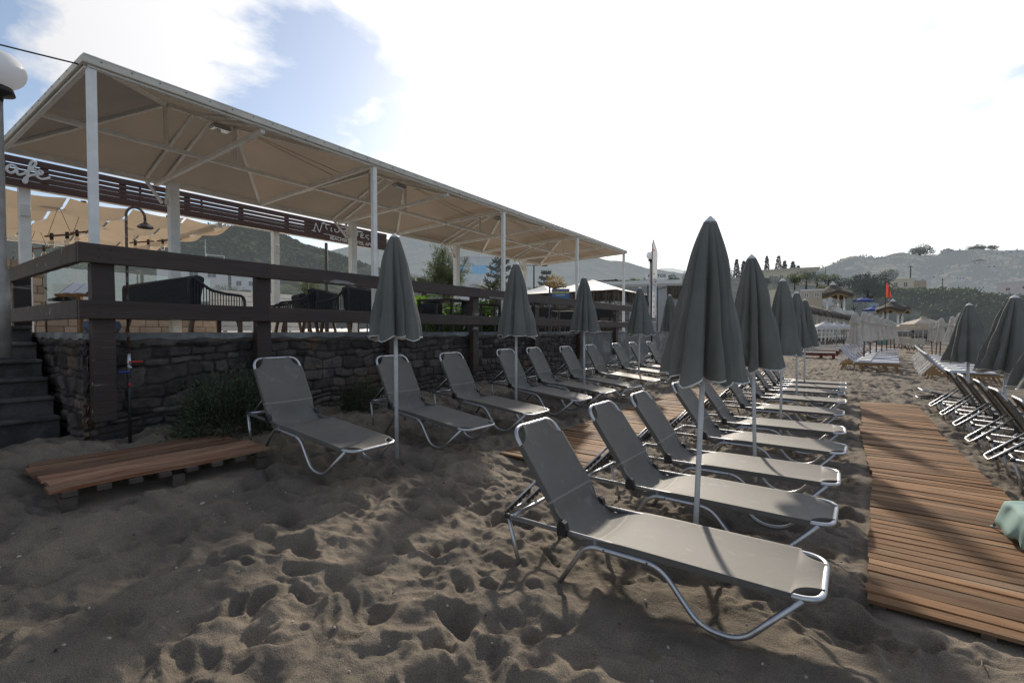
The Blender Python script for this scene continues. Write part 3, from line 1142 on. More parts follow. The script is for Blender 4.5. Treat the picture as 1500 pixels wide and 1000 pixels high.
# the whole roof falls a little towards the cafe
for ch_ in kids(cn):
    for vtx in ch_.data.vertices:
        if vtx.co.z > 1.5:
            vtx.co.z += vtx.co.x * .045
            if not ch_.name.startswith('post'): vtx.co.y += vtx.co.x * .045
lm = empty("canopy_floodlight", (CXM + .1, CY0 + BAY * .5 + .15, RZ - .20), 0,
           "small grey floodlight under the nearest canopy bay", "floodlight")
m = MB(); m.box((0, 0, 0), (.20, .30, .07), taper=.8); m.build("housing", M['alu'], lm, bevel=.012)
m = MB(); m.box((0, 0, -.042), (.16, .25, .012)); m.build("lens", M['glass'], lm)
m = MB(); m.bar((0, 0, .03), (0, 0, .12), .03, .03); m.build("bracket", M['white_paint'], lm)
freeze(lm)
dup(lm, (CXM + .1, CY0 + BAY * 1.5 + .15, RZ - .20), 0, "small grey floodlight under the second canopy bay from the front")
dup(lm, (CXM + .1, CY0 + BAY * 2.5 + .15, RZ - .20), 0, "small grey floodlight under the third canopy bay from the front")

# overhead cable and lamp at far left
def globe_lamp(loc, h, rad, label, squash=.8):
    g_ = empty("globe_street_lamp", loc, 0, label, "street lamp", "globe lamps along the promenade")
    m = MB(); m.tube([(0, 0, 0), (0, 0, h * .33), (0, 0, h * .33 + .01), (0, 0, h)], [.075, .072, .055, .052], 16); m.build("pole", mat("galvanised_pole", (.42, .40, .36), (.3, .28, .25), 6, .5, .3) if "galvanised_pole" not in bpy.data.materials else bpy.data.materials["galvanised_pole"], g_, True)
    m = MB(); m.lathe([(.0, h + .06), (rad * .55, h + .06), (rad * .62, h), (.06, h - .03), (.05, h - .1)], 24); m.build("collar", M['black'], g_, True)
    m = MB(); m.lathe([(0 + rad * math.sin(a), h + .05 + rad * squash - rad * squash * math.cos(a)) for a in np.linspace(.35, PI, 18)], 28)
    m.build("globe", M['opal'], g_, True)
    return g_


M['opal'] = mat("opal_globe", (.93, .93, .94), (.9, .9, .92), 3, .25, trans=.45)
p = at(2, 4.9)
globe_lamp((p.x, p.y, 1.3), EYE + 345 / FPX * 4.9 - 1.3, .235, "globe lamp on a galvanised pole at the left beside the canopy corner", .82)
m = MB()
a, b = Vector((CX0 - .05, CY0 - .03, CZ - .02)), Vector((-9.0, -4.5, 5.6))
m.tube([a.lerp(b, t) + Vector((0, 0, -.35 * math.sin(PI * t))) for t in np.linspace(0, 1, 16)], .008, 6)
tag(m.build("overhead_cable", M['black'], None, True), "thin dark cable strung from the canopy corner past the globe lamp", "cable")

# ------------------------------------------------------------------ sign board
sg = empty("cafe_sign_board", (-11.0, -1.5, EYE + 2.35), 0, "long dark brown slatted sign board with white script letters behind the canopy", "sign")
m = MB()
zs = [(.0, .115), (.122, .205), (.212, .275), (.293, .355), (.373, .475)]
Y1 = 10.65
for i, (a, b) in enumerate(zs):
    m.box2((-.012, 0, a), (.012, Y1, b), random.uniform(.3, .7))
m.build("slat_board", M['sign_wood'], sg)
m = MB()
for y in np.arange(.3, Y1, 1.05):
    m.box2((-.045, y - .05, .0), (-.014, y + .05, .475), .4)
    if int(y * 10) % 2: m.box2((-.04, y + .25, .0), (-.014, y + .28, .475), .4)
for (y0_, y1_) in ((1.9, 3.0), (8.1, Y1)):
    m.box2((-.03, y0_, .01), (-.0135, y1_, .47), .4)
m.build("batten", M['sign_wood'], sg)


def strokes(lines, y0, z0, sx, sz, r, parent, x=.03, name="letter"):
    for ln_ in lines:
        mm_ = MB()
        for seg in ln_:
            pts = [(x, y0 + u * sx, z0 + v * sz) for u, v in seg]
            n = len(pts)
            if n > 2:      # smooth the stroke
                P = []
                for i in range(n - 1):
                    p0, p1, p2, p3 = [Vector(pts[max(0, min(n - 1, i + q))]) for q in (-1, 0, 1, 2)]
                    for t in np.linspace(0, 1, 6, endpoint=False):
                        P.append(.5 * ((2 * p1) + (p2 - p0) * t + (2 * p0 - 5 * p1 + 4 * p2 - p3) * t * t + (3 * p1 - p0 - 3 * p2 + p3) * t ** 3))
                P.append(Vector(pts[-1])); pts = P
            mm_.tube(pts, r, 8)
        for k in range(len(mm_.v)):
            vx, vy, vz = mm_.v[k]
            mm_.v[k] = (x + (vx - x) * .4, vy, vz)
        mm_.build(name, M['letter'], parent, True)


# 'afe' in script: y grows to the right of the picture
let_a = [[(.42, .62), (.25, .70), (.08, .5), (.06, .25), (.2, .1), (.38, .3), (.46, .62)], [(.46, .62), (.44, .3), (.52, .08), (.70, .2), (.85, .42)]]
let_f = [[(.80, .35), (1.0, .65), (1.22, 1.15), (1.16, 1.32), (1.02, 1.15), (.93, .6), (.86, .0), (.82, -.38), (.72, -.42), (.75, -.15), (.95, .15), (1.15, .3)], [(.9, .62), (1.25, .68)]]
let_e = [[(1.15, .3), (1.42, .42), (1.5, .62), (1.38, .68), (1.26, .45), (1.28, .2), (1.45, .08), (1.68, .2), (1.82, .36)]]
strokes([let_a, let_f, let_e], 2.99, .165, .285, .215, .019, sg)
# second lettering near the right end, thin brush strokes
tau = lambda x: [[(x - .16, .80), (x + .22, .84)], [(x + .02, .80), (x - .02, .4), (x + .08, .28)]]
L_n = [[(0, .15), (.06, .5), (.12, .95), (.2, .6), (.3, .12), (.4, .6), (.5, 1.15), (.62, 1.2)], [(-.1, .12), (.12, .1)]]
L_t = [[(.42, 1.1), (.95, 1.06)], [(.7, 1.08), (.68, .7), (.78, .55)]]
L_i = [[(1.0, .85), (.98, .5), (1.06, .45)]]
L_u = [[(1.2, .8), (1.22, .5), (1.34, .45), (1.45, .6), (1.46, .82)]]
L_t2 = [[(1.55, 1.12), (2.05, 1.1)], [(1.62, .78), (2.0, .8)], [(1.82, .8), (1.8, .45), (1.9, .42)]]
L_i2 = [[(2.15, .85), (2.14, .5), (2.22, .45)]]
L_d = [[(2.2, 1.2), (2.45, 1.1), (2.62, .85), (2.6, .5), (2.42, .36), (2.3, .52), (2.42, .75), (2.6, .72)], [(2.15, 1.08), (2.95, 1.0)]]
L_e = [[(3.02, .8), (2.85, .78), (2.82, .65), (2.95, .6), (2.8, .5), (2.86, .36), (3.06, .4)]]
L_s = [[(3.35, .8), (3.16, .72), (3.2, .5), (3.34, .42), (3.3, .25)]]
L_p = [[(3.5, 1.15), (3.62, .85), (3.75, .75), (3.9, .9)], [(3.45, .75), (3.66, .72), (3.72, .4), (3.7, -.1)], [(3.66, .6), (3.9, .55), (3.86, .3)]]
strokes([L_n, L_t, L_i, L_u, L_t2, L_i2, L_d, L_e, L_s, L_p], 8.32, .145, .50, .235, .012, sg)
strokes([[[(0, .22), (.5, .2), (1.05, .1)]]], 8.6, .10, .50, .2, .008, sg)
me = text_mesh("BEACHSIDE HOTEL APTS", .125, .004, 'CENTER', .003)
o = link_mesh("lettering", me, M['letter'], sg)
o.location = (.022, 9.47, .072); o.rotation_euler = (PI / 2, 0, PI / 2)

# ------------------------------------------------------------------ cafe pergola behind the sign
pg = empty("cafe_pergola", (-11.1, -2, 1.51), 0, "white cafe pergola with slack cream fabric strips behind the sign board", "pergola")
for x in (-.05, -5.4):
    for y in (-.5, 3.72, 7.93, 10.85):
        if x < -1 and y > 7.5: continue
        m = MB(); m.box2((x - .07, y - .07, 0), (x + .07, y + .07, 2.42 if x > -1 else 2.35)); m.build("post", M['white_paint'], pg, bevel=.006)
m = MB(); m.box2((-5.35, 6.66, 2.3), (.0, 6.74, 2.4)); m.box2((-5.47, -2, 2.25), (-5.33, 6.8, 2.35))
m.box2((-.1, -1, 2.42), (.02, 10.9, 2.5))
for x in (-1.35, -2.7, -4.05): m.box2((x - .03, -2, 2.36), (x + .03, 6.65, 2.42))
build_each(m, "beam", M['white_paint'], pg)
m = MB()
y = -2.0
while y < 6.5:
    P = []
    for i in range(41):
        x = -5.3 + 5.2 * i / 40
        ph = (5.2 * i / 40) % 1.3 / 1.3
        row = []
        for j in range(7):
            t = j / 6
            row.append((x, y + .86 * t, 2.40 - .13 * math.sin(PI * ph) - .05 * math.sin(PI * t)))
        P.append(row)
    m.grid(P, .5); y += .90
build_each(m, "fabric_strip", M['pergola_fabric'], pg, True)
m = MB()
for k in range(2): m.box((-.02, 3.72 + 4.21 * k, 2.05 if k == 0 else 2.0), (.17, .11, .2))
build_each(m, "speaker", M['white_board'], pg, bevel=.01)

hp = [(90, 303, 8.6, "left of the first canopy post, higher"), (127, 300, 9.0, "just left of the first canopy post"), (58, 330, 10.5, "lowest and farthest left, by the white post"),
      (210, 322, 11.0, "between the shower head and the thick inner post"), (250, 320, 11.2, "right of the thick inner canopy post"), (175, 345, 12.2, "behind the shower pipe")]
hl = None
bulb = glass("clear_bulb", (.85, .82, .75), .05, .12)
for i, (px, py, d, ds) in enumerate(hp):
    p = at(px, d, py)
    lab = "hanging light with wooden bar and bulbs, " + ds
    if hl is None:
        hl = empty("pendant_light", p, R(20), lab, "pendant light", "hanging lights under the cafe pergola")
        m = MB(); m.lathe([(0, .05), (.05, .05), (.055, 0), (0, -.01)], 14); m.build("ceiling_cup", M['black'], hl, True)
        m = MB(); m.tube([(0, 0, 0), (.30, 0, -.52)], .004, 5); m.tube([(0, 0, 0), (-.30, 0, -.52)], .004, 5); build_each(m, "wire", M['black'], hl)
        m = MB(); m.box((0, 0, -.53), (.72, .04, .03)); m.build("bar", M['brown_leg'], hl, bevel=.006)
        for x in (-.2, .2):
            m = MB(); m.tube([(x, 0, -.48), (x, 0, -.6)], .028, 8); s_ = m.build("socket", M['black'], hl, True)
            m = MB(); m.lathe([(.02, -.6), (.045, -.66), (.05, -.7), (.03, -.75), (0, -.755)], 12, (x, 0, 0)); m.build("bulb", bulb, s_, True)
        freeze(hl)
    else:
        dup(hl, p, R(20), lab)
# ------------------------------------------------------------------ deck furniture
DZ = 1.512
pw = empty("stone_planter_wall", (-12.4, .2, DZ), 0, "beige limestone planter wall with glass panels behind the menu stand", "planter wall")
m = MB()
rg = random.Random(4)


def block_wall(m, x0, x1, y0, y1, z0, z1, hb=.15, lb=.32):
    z = z0; r_ = 0
    while z < z1 - .03:
        h = min(hb, z1 - z)
        y = y0 - (lb * .5 if r_ % 2 else 0) * rg.uniform(.6, 1)
        while y < y1:
            l_ = lb * rg.uniform(.7, 1.3)
            a, b = max(y, y0), min(y + l_, y1)
            if b - a > .03:
                o_ = rg.uniform(0, .012)
                m.box2((x0 - o_, a + .005, z + .005), (x1 + o_, b - .005, z + h - .005), rg.random())
            y += l_
        z += h; r_ += 1
    m.box2((x0 + .02, y0 + .01, z0), (x1 - .02, y1 - .01, z1 - .01), .2)


block_wall(m, -.15, .15, 1.95, 4.9, 0, .55)
m.build("block_course", M['limestone'], pw, bevel=.008)
m = MB(); block_wall(m, -.25, .2, .95, 1.93, 0, 1.35); m.build("pier", M['limestone'], pw, bevel=.008)
m = MB(); m.box2((-.2, 1.95, .555), (.2, 4.92, .62)); m.build("cap_stone", M['white_board'], pw, bevel=.006)
for k in range(2):
    m = MB(); m.box2((-.012, 2.0 + 1.42 * k, .63), (.0, 3.38 + 1.42 * k, 1.28)); m.build("glass_panel", M['glass'], pw)
m = MB(); m.box2((-.2, 2.1, .62), (-.05, 2.9, .98)); m.build("planter_box", mat("dark_planter", (.03, .05, .04), (.05, .035, .025), 3, .7), pw, bevel=.01)

ms = empty("menu_stand", at(118, 7.6, None, DZ), R(35), "wooden menu lectern standing behind the railing corner", "menu stand")
m = MB(); m.bar((0, 0, 0), (0, 0, .62), .06, .06); m.box((0, 0, .02), (.3, .3, .04)); m.build("column", M['honey'], ms, bevel=.006)
m = MB(); rt = Matrix.Rotation(R(38), 3, 'X'); m.box((0, 0, .72), (.50, .36, .025), rt); m.box(Vector((0, 0, .72)) + rt @ Vector((0, -.18, .02)), (.50, .02, .05), rt); m.build("desk_top", M['honey'], ms, bevel=.004)
bk_ = empty("open_menu_book", ms.location + Vector((0, 0, .72)), R(35), "open menu with white printed pages lying on the wooden lectern", "menu")
for s_ in (-1, 1):
    P = []
    for i in range(9):
        u = i / 8
        P.append([rt @ Vector((s_ * (.004 + .205 * u), v, .026 + .018 * math.sin(PI * min(u * 1.2, 1)) * .6)) for v in np.linspace(-.14, .15, 5)])
    m = MB(); m.grid(P); m.build("page", M['paper'], bk_, True)
m = MB(); m.box(rt @ Vector((0, 0.004, .018)), (.45, .31, .008), rt); m.build("cover", mat("navy_cover", (.01, .012, .03)), bk_)


# rope sofa: back towards the railing corner
def rope_seat(name, w, label, cat, loc, rz, seats=1, group=None):
    o = empty(name, loc, rz, label, cat, group)
    hb, ha, dp = .86, .64, .80
    m = MB()
    side = [(0, -.0, .28), (0, 0, hb - .04), (0, .05, hb), (0, .3, ha + .04), (0, .5, ha), (0, dp - .04, ha - .02), (0, dp, ha - .08), (0, dp, .28), (0, 0, .28)]
    for x in (-w / 2, w / 2):
        m.tube(round_path([(x, y, z) for _, y, z in side], .06, 4), .022, 8)
    m.tube([(-w / 2, 0, .28), (w / 2, 0, .28)], .02, 8); m.tube([(-w / 2, dp, .28), (w / 2, dp, .28)], .02, 8); m.tube([(-w / 2, 0.01, hb - .02), (w / 2, 0.01, hb - .02)], .022, 8)
    m.build("frame", M['rope'], o, True)
    m = MB()
    n = int(w / .036)
    for i in range(n + 1):
        x = -w / 2 + w * i / n
        m.tube([(x, -.005, .28), (x * .98, -.02, .55), (x, 0.0, hb - .02)], .0075, 5, cap=False)
    for x in (-w / 2, w / 2):
        for i in range(1, 20):
            y = dp * i / 20
            zt = hb if y < .05 else (hb - (hb - ha) * min(1, (y - .05) / .4))
            m.tube([(x, y, .28), (x, y, zt - .01)], .0075, 5, cap=False)
    m.build("rope_weave", M['rope'], o)
    for x in (-w / 2 + .06, w / 2 - .06):
        for y, dy in ((.08, -.06), (dp - .1, .06)):
            m = MB(); m.bar((x, y, .30), (x * 1.03, y + dy, 0), .05, .05); m.build("leg", M['brown_leg'], o, bevel=.006)
    for s_ in range(seats):
        cw_ = (w - .1) / seats
        xc = -w / 2 + .05 + cw_ * (s_ + .5)
        m = MB(); m.box((xc, dp / 2 + .04, .37), (cw_ - .015, dp - .1, .15)); m.build("seat_cushion", M['cushion'], o, bevel=.045)
        m = MB(); m.box((xc, .15, .66), (cw_ - .03, .16, .48), Matrix.Rotation(R(-10), 3, 'X')); m.build("back_cushion", M['cushion'], o, bevel=.05)
    return o


rope_seat("rope_sofa", 2.5, "dark grey rope-woven sofa with its back to the railing near the menu stand", "sofa", (-9.12, 2.85, DZ), R(2), 3)
a1 = rope_seat("rope_armchair", .85, "dark rope armchair behind the railing with its cushion facing left, nearer the first umbrella", "armchair", (-7.55, 5.75, DZ), R(100), 1, "armchairs on the deck")
freeze(a1)
for c_ in kids(a1): pass
dup(a1, (-8.6, 5.65, DZ), R(120), "dark rope armchair partly hidden behind the armchair nearest the wall umbrella")
dup(a1, (-10.1, 6.1, DZ), R(165), "dark rope armchair showing only its arm in front of the white slatted fence")


def table(name, loc, rz, w, d_, h, label, group=None, leg=M['black']):
    o = empty(name, loc, rz, label, "table", group)
    m = MB(); m.box((0, 0, h - .02), (w, d_, .04)); m.build("table_top", M['black'], o, bevel=.006)
    for sx in (-1, 1):
        for sy in (-1, 1):
            m = MB(); m.bar((sx * (w / 2 - .05), sy * (d_ / 2 - .05), 0), (sx * (w / 2 - .05), sy * (d_ / 2 - .05), h - .041), .05, .05); m.build("leg", leg, o)
    return o


table("coffee_table", at(370, 7.6, None, DZ), R(0), .8, .8, .42, "low dark coffee table between the rope sofa and the armchairs", None, M['brown_leg'])
t1 = table("dining_table", at(650, 10.6, None, DZ), R(10), .95, .75, .76, "black square dining table with a chair beyond it behind the railing", "dining tables on the deck")
freeze(t1)
dup(t1, at(735, 12.2, None, DZ), R(5), "black square dining table half hidden by the second wall-row umbrella")
dup(t1, at(830, 15.5, None, DZ), R(5), "black square dining table near the dark screens of the thatched bar")


def wicker_chair(loc, rz, label, first=[None]):
    if first[0] is not None:
        return dup(first[0], loc, rz, label)
    o = empty("wicker_chair", loc, rz, label, "chair", "dark wicker chairs at the dining tables")
    m = MB(); m.box((0, 0, .43), (.5, .5, .05)); m.build("seat", M['rope'], o, bevel=.01)
    m = MB()
    P = [[(.26 * math.sin(a), .26 * math.cos(a), z) for z in np.linspace(.43, .82 - .10 * abs(a) / 1.4, 6)] for a in np.linspace(-1.5, 1.5, 15)]
    m.grid(P); bk2 = m.build("backrest", M['rope'], o, True)
    sl = bk2.modifiers.new("thickness", 'SOLIDIFY'); sl.thickness = .03
    for sx in (-.21, .21):
        for sy in (-.21, .21):
            m = MB(); m.bar((sx, sy, 0), (sx, sy, .42), .035, .035); m.build("leg", M['black'], o)
    freeze(o); first[0] = o
    return o


wicker_chair(at(678, 10.9, None, DZ), R(-60), "dark wicker chair at the right of the black dining table")
wicker_chair(at(632, 11.3, None, DZ), R(35), "dark wicker chair behind the black dining table")
wicker_chair(at(745, 11.6, None, DZ), R(35), "dark wicker chair beside the half-hidden second dining table")

fn = empty("slatted_fence", (-13.3, 4.95, DZ), 0, "white horizontal slat fence behind the coffee table", "fence")
m = MB()
for k in range(8): m.box2((-.015, .03, .06 + k * .135), (.015, 2.95, .06 + k * .135 + .118), rg.random())
m.build("slat_panel", M['white_board'], fn)
for y in (0, 1.5, 2.98):
    m = MB(); m.box2((-.06, y - .03, 0), (-.018, y + .03, 1.16)); m.build("post", M['white_board'], fn)

tp = empty("terracotta_pot", at(552, 9.6, None, DZ), 0, "terracotta pot on the deck behind the armchair legs", "flower pot")
m = MB(); m.lathe([(0, 0), (.11, 0), (.16, .27), (.18, .27), (.18, .33), (.15, .33), (.14, .26), (0, .26)], 20); m.build("pot", M['terracotta'], tp, True)
bw = empty("woven_basket", at(150, 6.9, None, DZ), 0, "blue patterned round basket on the deck behind the corner railing post", "basket")
m = MB(); m.lathe([(0, 0), (.16, 0), (.22, .12), (.2, .2), (.17, .2), (.18, .12), (0, .05)], 20); m.build("basket_body", mat("blue_weave", (.05, .10, .2), (.2, .24, .3), 40, .8), bw, True)


def broad_plant(loc, n, ll, h, label, seed):
    o = empty("banana_plant", loc, 0, label, "plant", "leafy plants behind the dining tables")
    rg_ = random.Random(seed)
    m = MB(); m.tube([(0, 0, 0), (.02, .01, h * .5), (0, 0, h * .75)], [.05, .04, .025], 8); m.build("stem", M['leaf'], o, True)
    m = MB()
    for k in range(n):
        a = k * 2.4 + rg_.uniform(-.3, .3); el = rg_.uniform(.5, 1.2)
        P = []
        z0 = h * rg_.uniform(.4, .75)
        for i in range(9):
            t = i / 8
            rr = ll * t * math.cos(el - t * .9)
            zz_ = z0 + ll * t * math.sin(el) - ll * .55 * t * t
            w = .11 * math.sin(PI * min(1, t * .95 + .08)) ** .7
            c, s_ = math.cos(a), math.sin(a)
            P.append([(c * rr - s_ * w * q, s_ * rr + c * w * q, zz_ + abs(q) * .03) for q in (-1, -.5, 0, .5, 1)])
        m.grid(P, rg_.uniform(.2, .9))
    m.build("leaves", M['banana'], o, True)
    return o


broad_plant(at(612, 13.0, None, DZ), 9, .9, 1.0, "bright green banana plant left of the black dining table", 1)
broad_plant(at(690, 13.5, None, DZ), 9, .8, .9, "bright green banana plant right of the black dining table", 2)
broad_plant(at(722, 14.2, None, DZ), 7, .7, .6, "low green banana plant under the railing by the second umbrella", 3)
hd = bush(at(668, 14.8, None, DZ), 1.9, .8, .95, 5000, .16, .05, "dense green hedge behind the dining tables", "hedge", M['leaf'], 9, "hedge")
rs = empty("reed_screen", at(662, 16.0, None, DZ), R(30), "grey reed screen standing behind the dining tables", "screen")
m = MB()
for k in range(120): m.bar((-1.5 + k * .025, rg.uniform(-.02, .02), 0), (-1.5 + k * .025 + rg.uniform(-.02, .02), 0, .95 + rg.uniform(-.05, .05)), .012, .012, rg.random())
m.build("reeds", M['oldwood'], rs)

# ------------------------------------------------------------------ wooden walkways
def walkway(name, x0, x1, y0, y1, zf, label, group, rz=0.0, seed=0, ragged=.007):
    cx, cy = (x0 + x1) / 2, (y0 + y1) / 2
    o = empty(name, (cx, cy, zf), rz, label, "walkway", group)
    rg_ = random.Random(seed)
    m = MB()
    y = y0 - cy
    while y < y1 - cy - .05:
        w = rg_.uniform(.086, .100)
        a, b = x0 - cx + rg_.uniform(-ragged, ragged), x1 - cx + rg_.uniform(-ragged, ragged)
        dz = rg_.uniform(-.004, .005)
        tl = rg_.uniform(-.007, .007)
        P = []
        t_ = rg_.random()
        zz_ = lambda x, y_: .045 + dz + tl * x + .006 * math.sin(x * 1.5 + y_ * .8 + seed)
        for i in range(9):
            x = a + (b - a) * i / 8
            yy = y + .007 * math.sin(x * 2 + y * 5 + t_ * 6)
            P.append([(x, yy, zz_(x, y) - .02), (x, yy + .002, zz_(x, y)), (x, yy + w - .002, zz_(x, y) + .0008), (x, yy + w, zz_(x, y) - .02)])
        m.grid(P, t_, closed=True)
        m.add(P[0], [(0, 1, 2, 3)], t_); m.add(P[-1], [(3, 2, 1, 0)], t_)
        y += w + rg_.uniform(.010, .020)
    m.build("plank", M['deckwood'], o)
    m = MB()
    for x in (x0 - cx + .06, 0, x1 - cx - .06): m.box2((x - .03, y0 - cy + .01, -.04), (x + .03, y1 - cy - .01, .024))
    build_each(m, "bearer", M['oldwood'], o)
    return o


gw = "slatted wooden walkways laid on the sand"
walkway("slatted_walkway", .18, 1.19, 3.36, 6.55, -.015, "nearest section of the right-hand slatted walkway, its front edge on open sand", gw, R(-2.5), 1)
walkway("slatted_walkway", .20, 1.19, 6.58, 9.75, -.015, "middle section of the right-hand slatted walkway", gw, R(.8), 2)
walkway("slatted_walkway", .24, 1.21, 9.78, 12.95, -.015, "farthest section of the right-hand slatted walkway, ending on open sand", gw, R(-.6), 3)
walkway("slatted_walkway", -3.40, -2.32, 4.50, 8.4, ground(-2.9, 6) + .0, "nearer section of the slatted walkway between the two lounger rows", gw, R(1.0), 4)
walkway("slatted_walkway", -3.36, -2.28, 8.45, 12.4, ground(-2.9, 9) + .0, "farther section of the slatted walkway between the two lounger rows", gw, R(-.8), 5)


# ------------------------------------------------------------------ sun loungers
def cr(pts, per=5):
    n = len(pts); out = []
    for i in range(n - 1):
        p0, p1, p2, p3 = [Vector(pts[max(0, min(n - 1, i + q))]) for q in (-1, 0, 1, 2)]
        for t in np.linspace(0, 1, per, endpoint=False):
            out.append(.5 * ((2 * p1) + (p2 - p0) * t + (2 * p0 - 5 * p1 + 4 * p2 - p3) * t * t + (3 * p1 - p0 - 3 * p2 + p3) * t ** 3))
    out.append(Vector(pts[-1]))
    return out


LW = .58          # width
BP = Vector((.02, 0, .90))   # top of the backrest
HG = Vector((.43, 0, .325))  # hinge


def make_lounger(label, flat=False):
    o = empty("sun_lounger", (0, 0, 0), 0, label, "sun lounger", "taupe sling sun loungers on the beach")
    top = Vector((-.26, 0, .43)) if flat else BP
    m = MB()
    rail = [(0, .022, .30), (1.795, .022, .304), (1.795, LW - .022, .304), (0, LW - .022, .30)]
    m.tube(round_path(rail, .115, 8), .0155, 10)
    m.tube([(0.02, .022, .30), (.02, LW - .022, .30)], .0135, 8)
    m.build("frame", M['alu'], o, True)
    m = MB()
    d = (top - HG).normalized()
    b0 = HG + Vector((0, 0, -.01))
    c1 = top - d * .11
    bpth = [(b0.x, .040, b0.z), (top.x, .030, top.z), (top.x, LW - .030, top.z), (b0.x, LW - .040, b0.z)]
    m.tube(round_path(bpth, .115, 8), .0145, 10)
    m.build("backrest_frame", M['alu'], o, True)
    # sling
    u = []
    nrm = Vector((-d.z, 0, d.x))
    if nrm.z < 0: nrm = -nrm
    ctl = [top + nrm * .020, top.lerp(HG, .35) + nrm * .020, top.lerp(HG, .75) + nrm * .018, HG + Vector((-.02, 0, .035)), (.52, 0, .285), (.64, 0, .306), (.80, 0, .322), (1.2, 0, .3235), (1.6, 0, .3235), (1.800, 0, .3235)]
    prof = cr(ctl, 7)
    s_ = [0]
    for i in range(1, len(prof)): s_.append(s_[-1] + (prof[i] - prof[i - 1]).length)
    Lt = s_[-1]
    sh_ = s_[prof.index(min(prof, key=lambda q: (Vector(q) - (HG + Vector((-.02, 0, .035)))).length))]
    # resample evenly
    K = 74
    tt = sorted([sh_ - .13 - .007, sh_ - .13 + .007, sh_ + .27 - .009, sh_ + .27 + .009] + [q for q in np.linspace(0, Lt, K) if min(abs(q - sh_ + .13), abs(q - sh_ - .27)) > .012] + list(np.linspace(0, .14, 16)[1:-1]) + list(np.linspace(Lt - .14, Lt, 16)[1:-1]))
    P, tints = [], []
    for t in tt:
        i = max(j for j in range(len(s_)) if s_[j] <= t + 1e-9)
        i = min(i, len(prof) - 2)
        f = (t - s_[i]) / (s_[i + 1] - s_[i])
        p = prof[i].lerp(prof[i + 1], f)
        dr = (prof[i + 1] - prof[i]).normalized()
        nn = Vector((-dr.z, 0, dr.x))
        if nn.z < 0: nn = -nn
        hw = LW / 2 - .003
        cr_ = .13
        e = min(t, Lt - t)
        if e < cr_: hw -= math.sqrt(max(0, cr_ ** 2 - e ** 2))
        gap = abs(t - sh_ - .05)
        if gap < .2: hw -= .030 * (math.cos(PI * gap / .2) + 1) / 2
        if t < sh_: hw = min(hw, LW / 2 - .017)
        sag = .014 + .028 * math.exp(-((t - sh_ - .09) / .16) ** 2) + (.008 if t > sh_ + .2 else 0)
        row = []
        for v in (-1.0, -1, -.94, -.75, -.5, -.25, 0, .25, .5, .75, .94, 1, 1.0):
            row.append(p + Vector((0, LW / 2 + hw * v, 0)) - nn * sag * (1 - v * v))
        # hems folded round the tubes
        row[0] = row[1] - nn * .038
        row[-1] = row[-2] - nn * .038
        # puckers where the cloth is pulled in at the hinge
        pk = math.exp(-((t - sh_) / .09) ** 2)
        for j in range(2, 11):
            row[j] = row[j] + nn * pk * .010 * math.sin(j * 2.4 + t * 20)
        P.append(row)
        tints.append(t)
    m = MB()
    V = [q for r_ in P for q in r_]
    W_ = len(P[0])
    m.v = [tuple(q) for q in V]
    for i in range(len(P) - 1):
        tm = (tints[i] + tints[i + 1]) / 2
        seam = abs(tm - (sh_ - .13)) < .006 or abs(tm - (sh_ + .27)) < .008
        for j in range(W_ - 1):
            hem = j in (0, W_ - 2)
            m.f.append([i * W_ + j, i * W_ + j + 1, (i + 1) * W_ + j + 1, (i + 1) * W_ + j])
            m.t.append(1.0 if seam else (.22 if hem else .5)); m.m.append(0)
    m.build("sling", M['sling'], o, True)
    # legs
    for y in (.022, LW - .022):
        m = MB(); m.tube([(.0, y, .292), (.095, y + (.0), -.03)], .014, 8); m.build("leg", M['alu'], o, True)
    for y in (-.006, LW + .006):
        m = MB()
        m.tube(round_path([(.40, y, -.04), (.60, y, .272), (1.05, y, .272), (1.26, y, .018), (1.46, y, .016), (1.715, y + (.028 if y < 0 else -.028), .298)], .085, 6), .0155, 10)
        m.build("leg", M['alu'], o, True)
    m = MB()
    for y in (-.012, LW + .012):
        for x in (.72, .98): m.lathe([(0, -.008), (.010, -.008), (.010, .008), (0, .008)], 8, (x, y, .272))
    m.build("bolt", M['black'], o)
    # back prop with ratchet teeth
    m = MB()
    q0 = HG.lerp(top, .5) - nrm * .035 if not flat else Vector((.1, 0, .34))
    q1 = Vector((-.155, 0, .235)) if not flat else Vector((-.3, 0, .27))
    pr = [(q0.x, .155, q0.z), (q1.x, .155, q1.z), (q1.x, LW - .155, q1.z), (q0.x, LW - .155, q0.z)]
    m.tube(round_path(pr, .05, 5), .011, 8)
    m.build("back_prop", M['alu'], o, True)
    for y in (.155, LW - .155):
        m = MB()
        for k in range(6):
            f = .35 + .1 * k
            p = q0.lerp(q1, f)
            m.box((p.x, y, p.z - .022), (.022, .02, .034), Matrix.Rotation(R(35), 3, 'Y'))
        a, b = q0.lerp(q1, .3), q0.lerp(q1, .92)
        m.bar((a.x, y, a.z - .012), (b.x, y, b.z - .012), .018, .012)
        m.build("ratchet", M['black'], o)
    for y in (.020, LW - .020):
        m = MB()
        prof2 = [(-.032, -.05), (.032, -.05), (.036, .0), (.026, .034), (0, .046), (-.026, .034), (-.036, 0)]
        m.prism([(a + .425, b + .325) for a, b in prof2], y - .021, y + .021)
        m.build("hinge_bracket", M['black'], o, bevel=.004)
    m = MB()
    for y in (.022, LW - .022): m.tube([(-.024, y, .30), (.014, y, .30)], .0185, 8)
    build_each(m, "end_cap", M['black'], o, True)
    freeze(o)
    return o


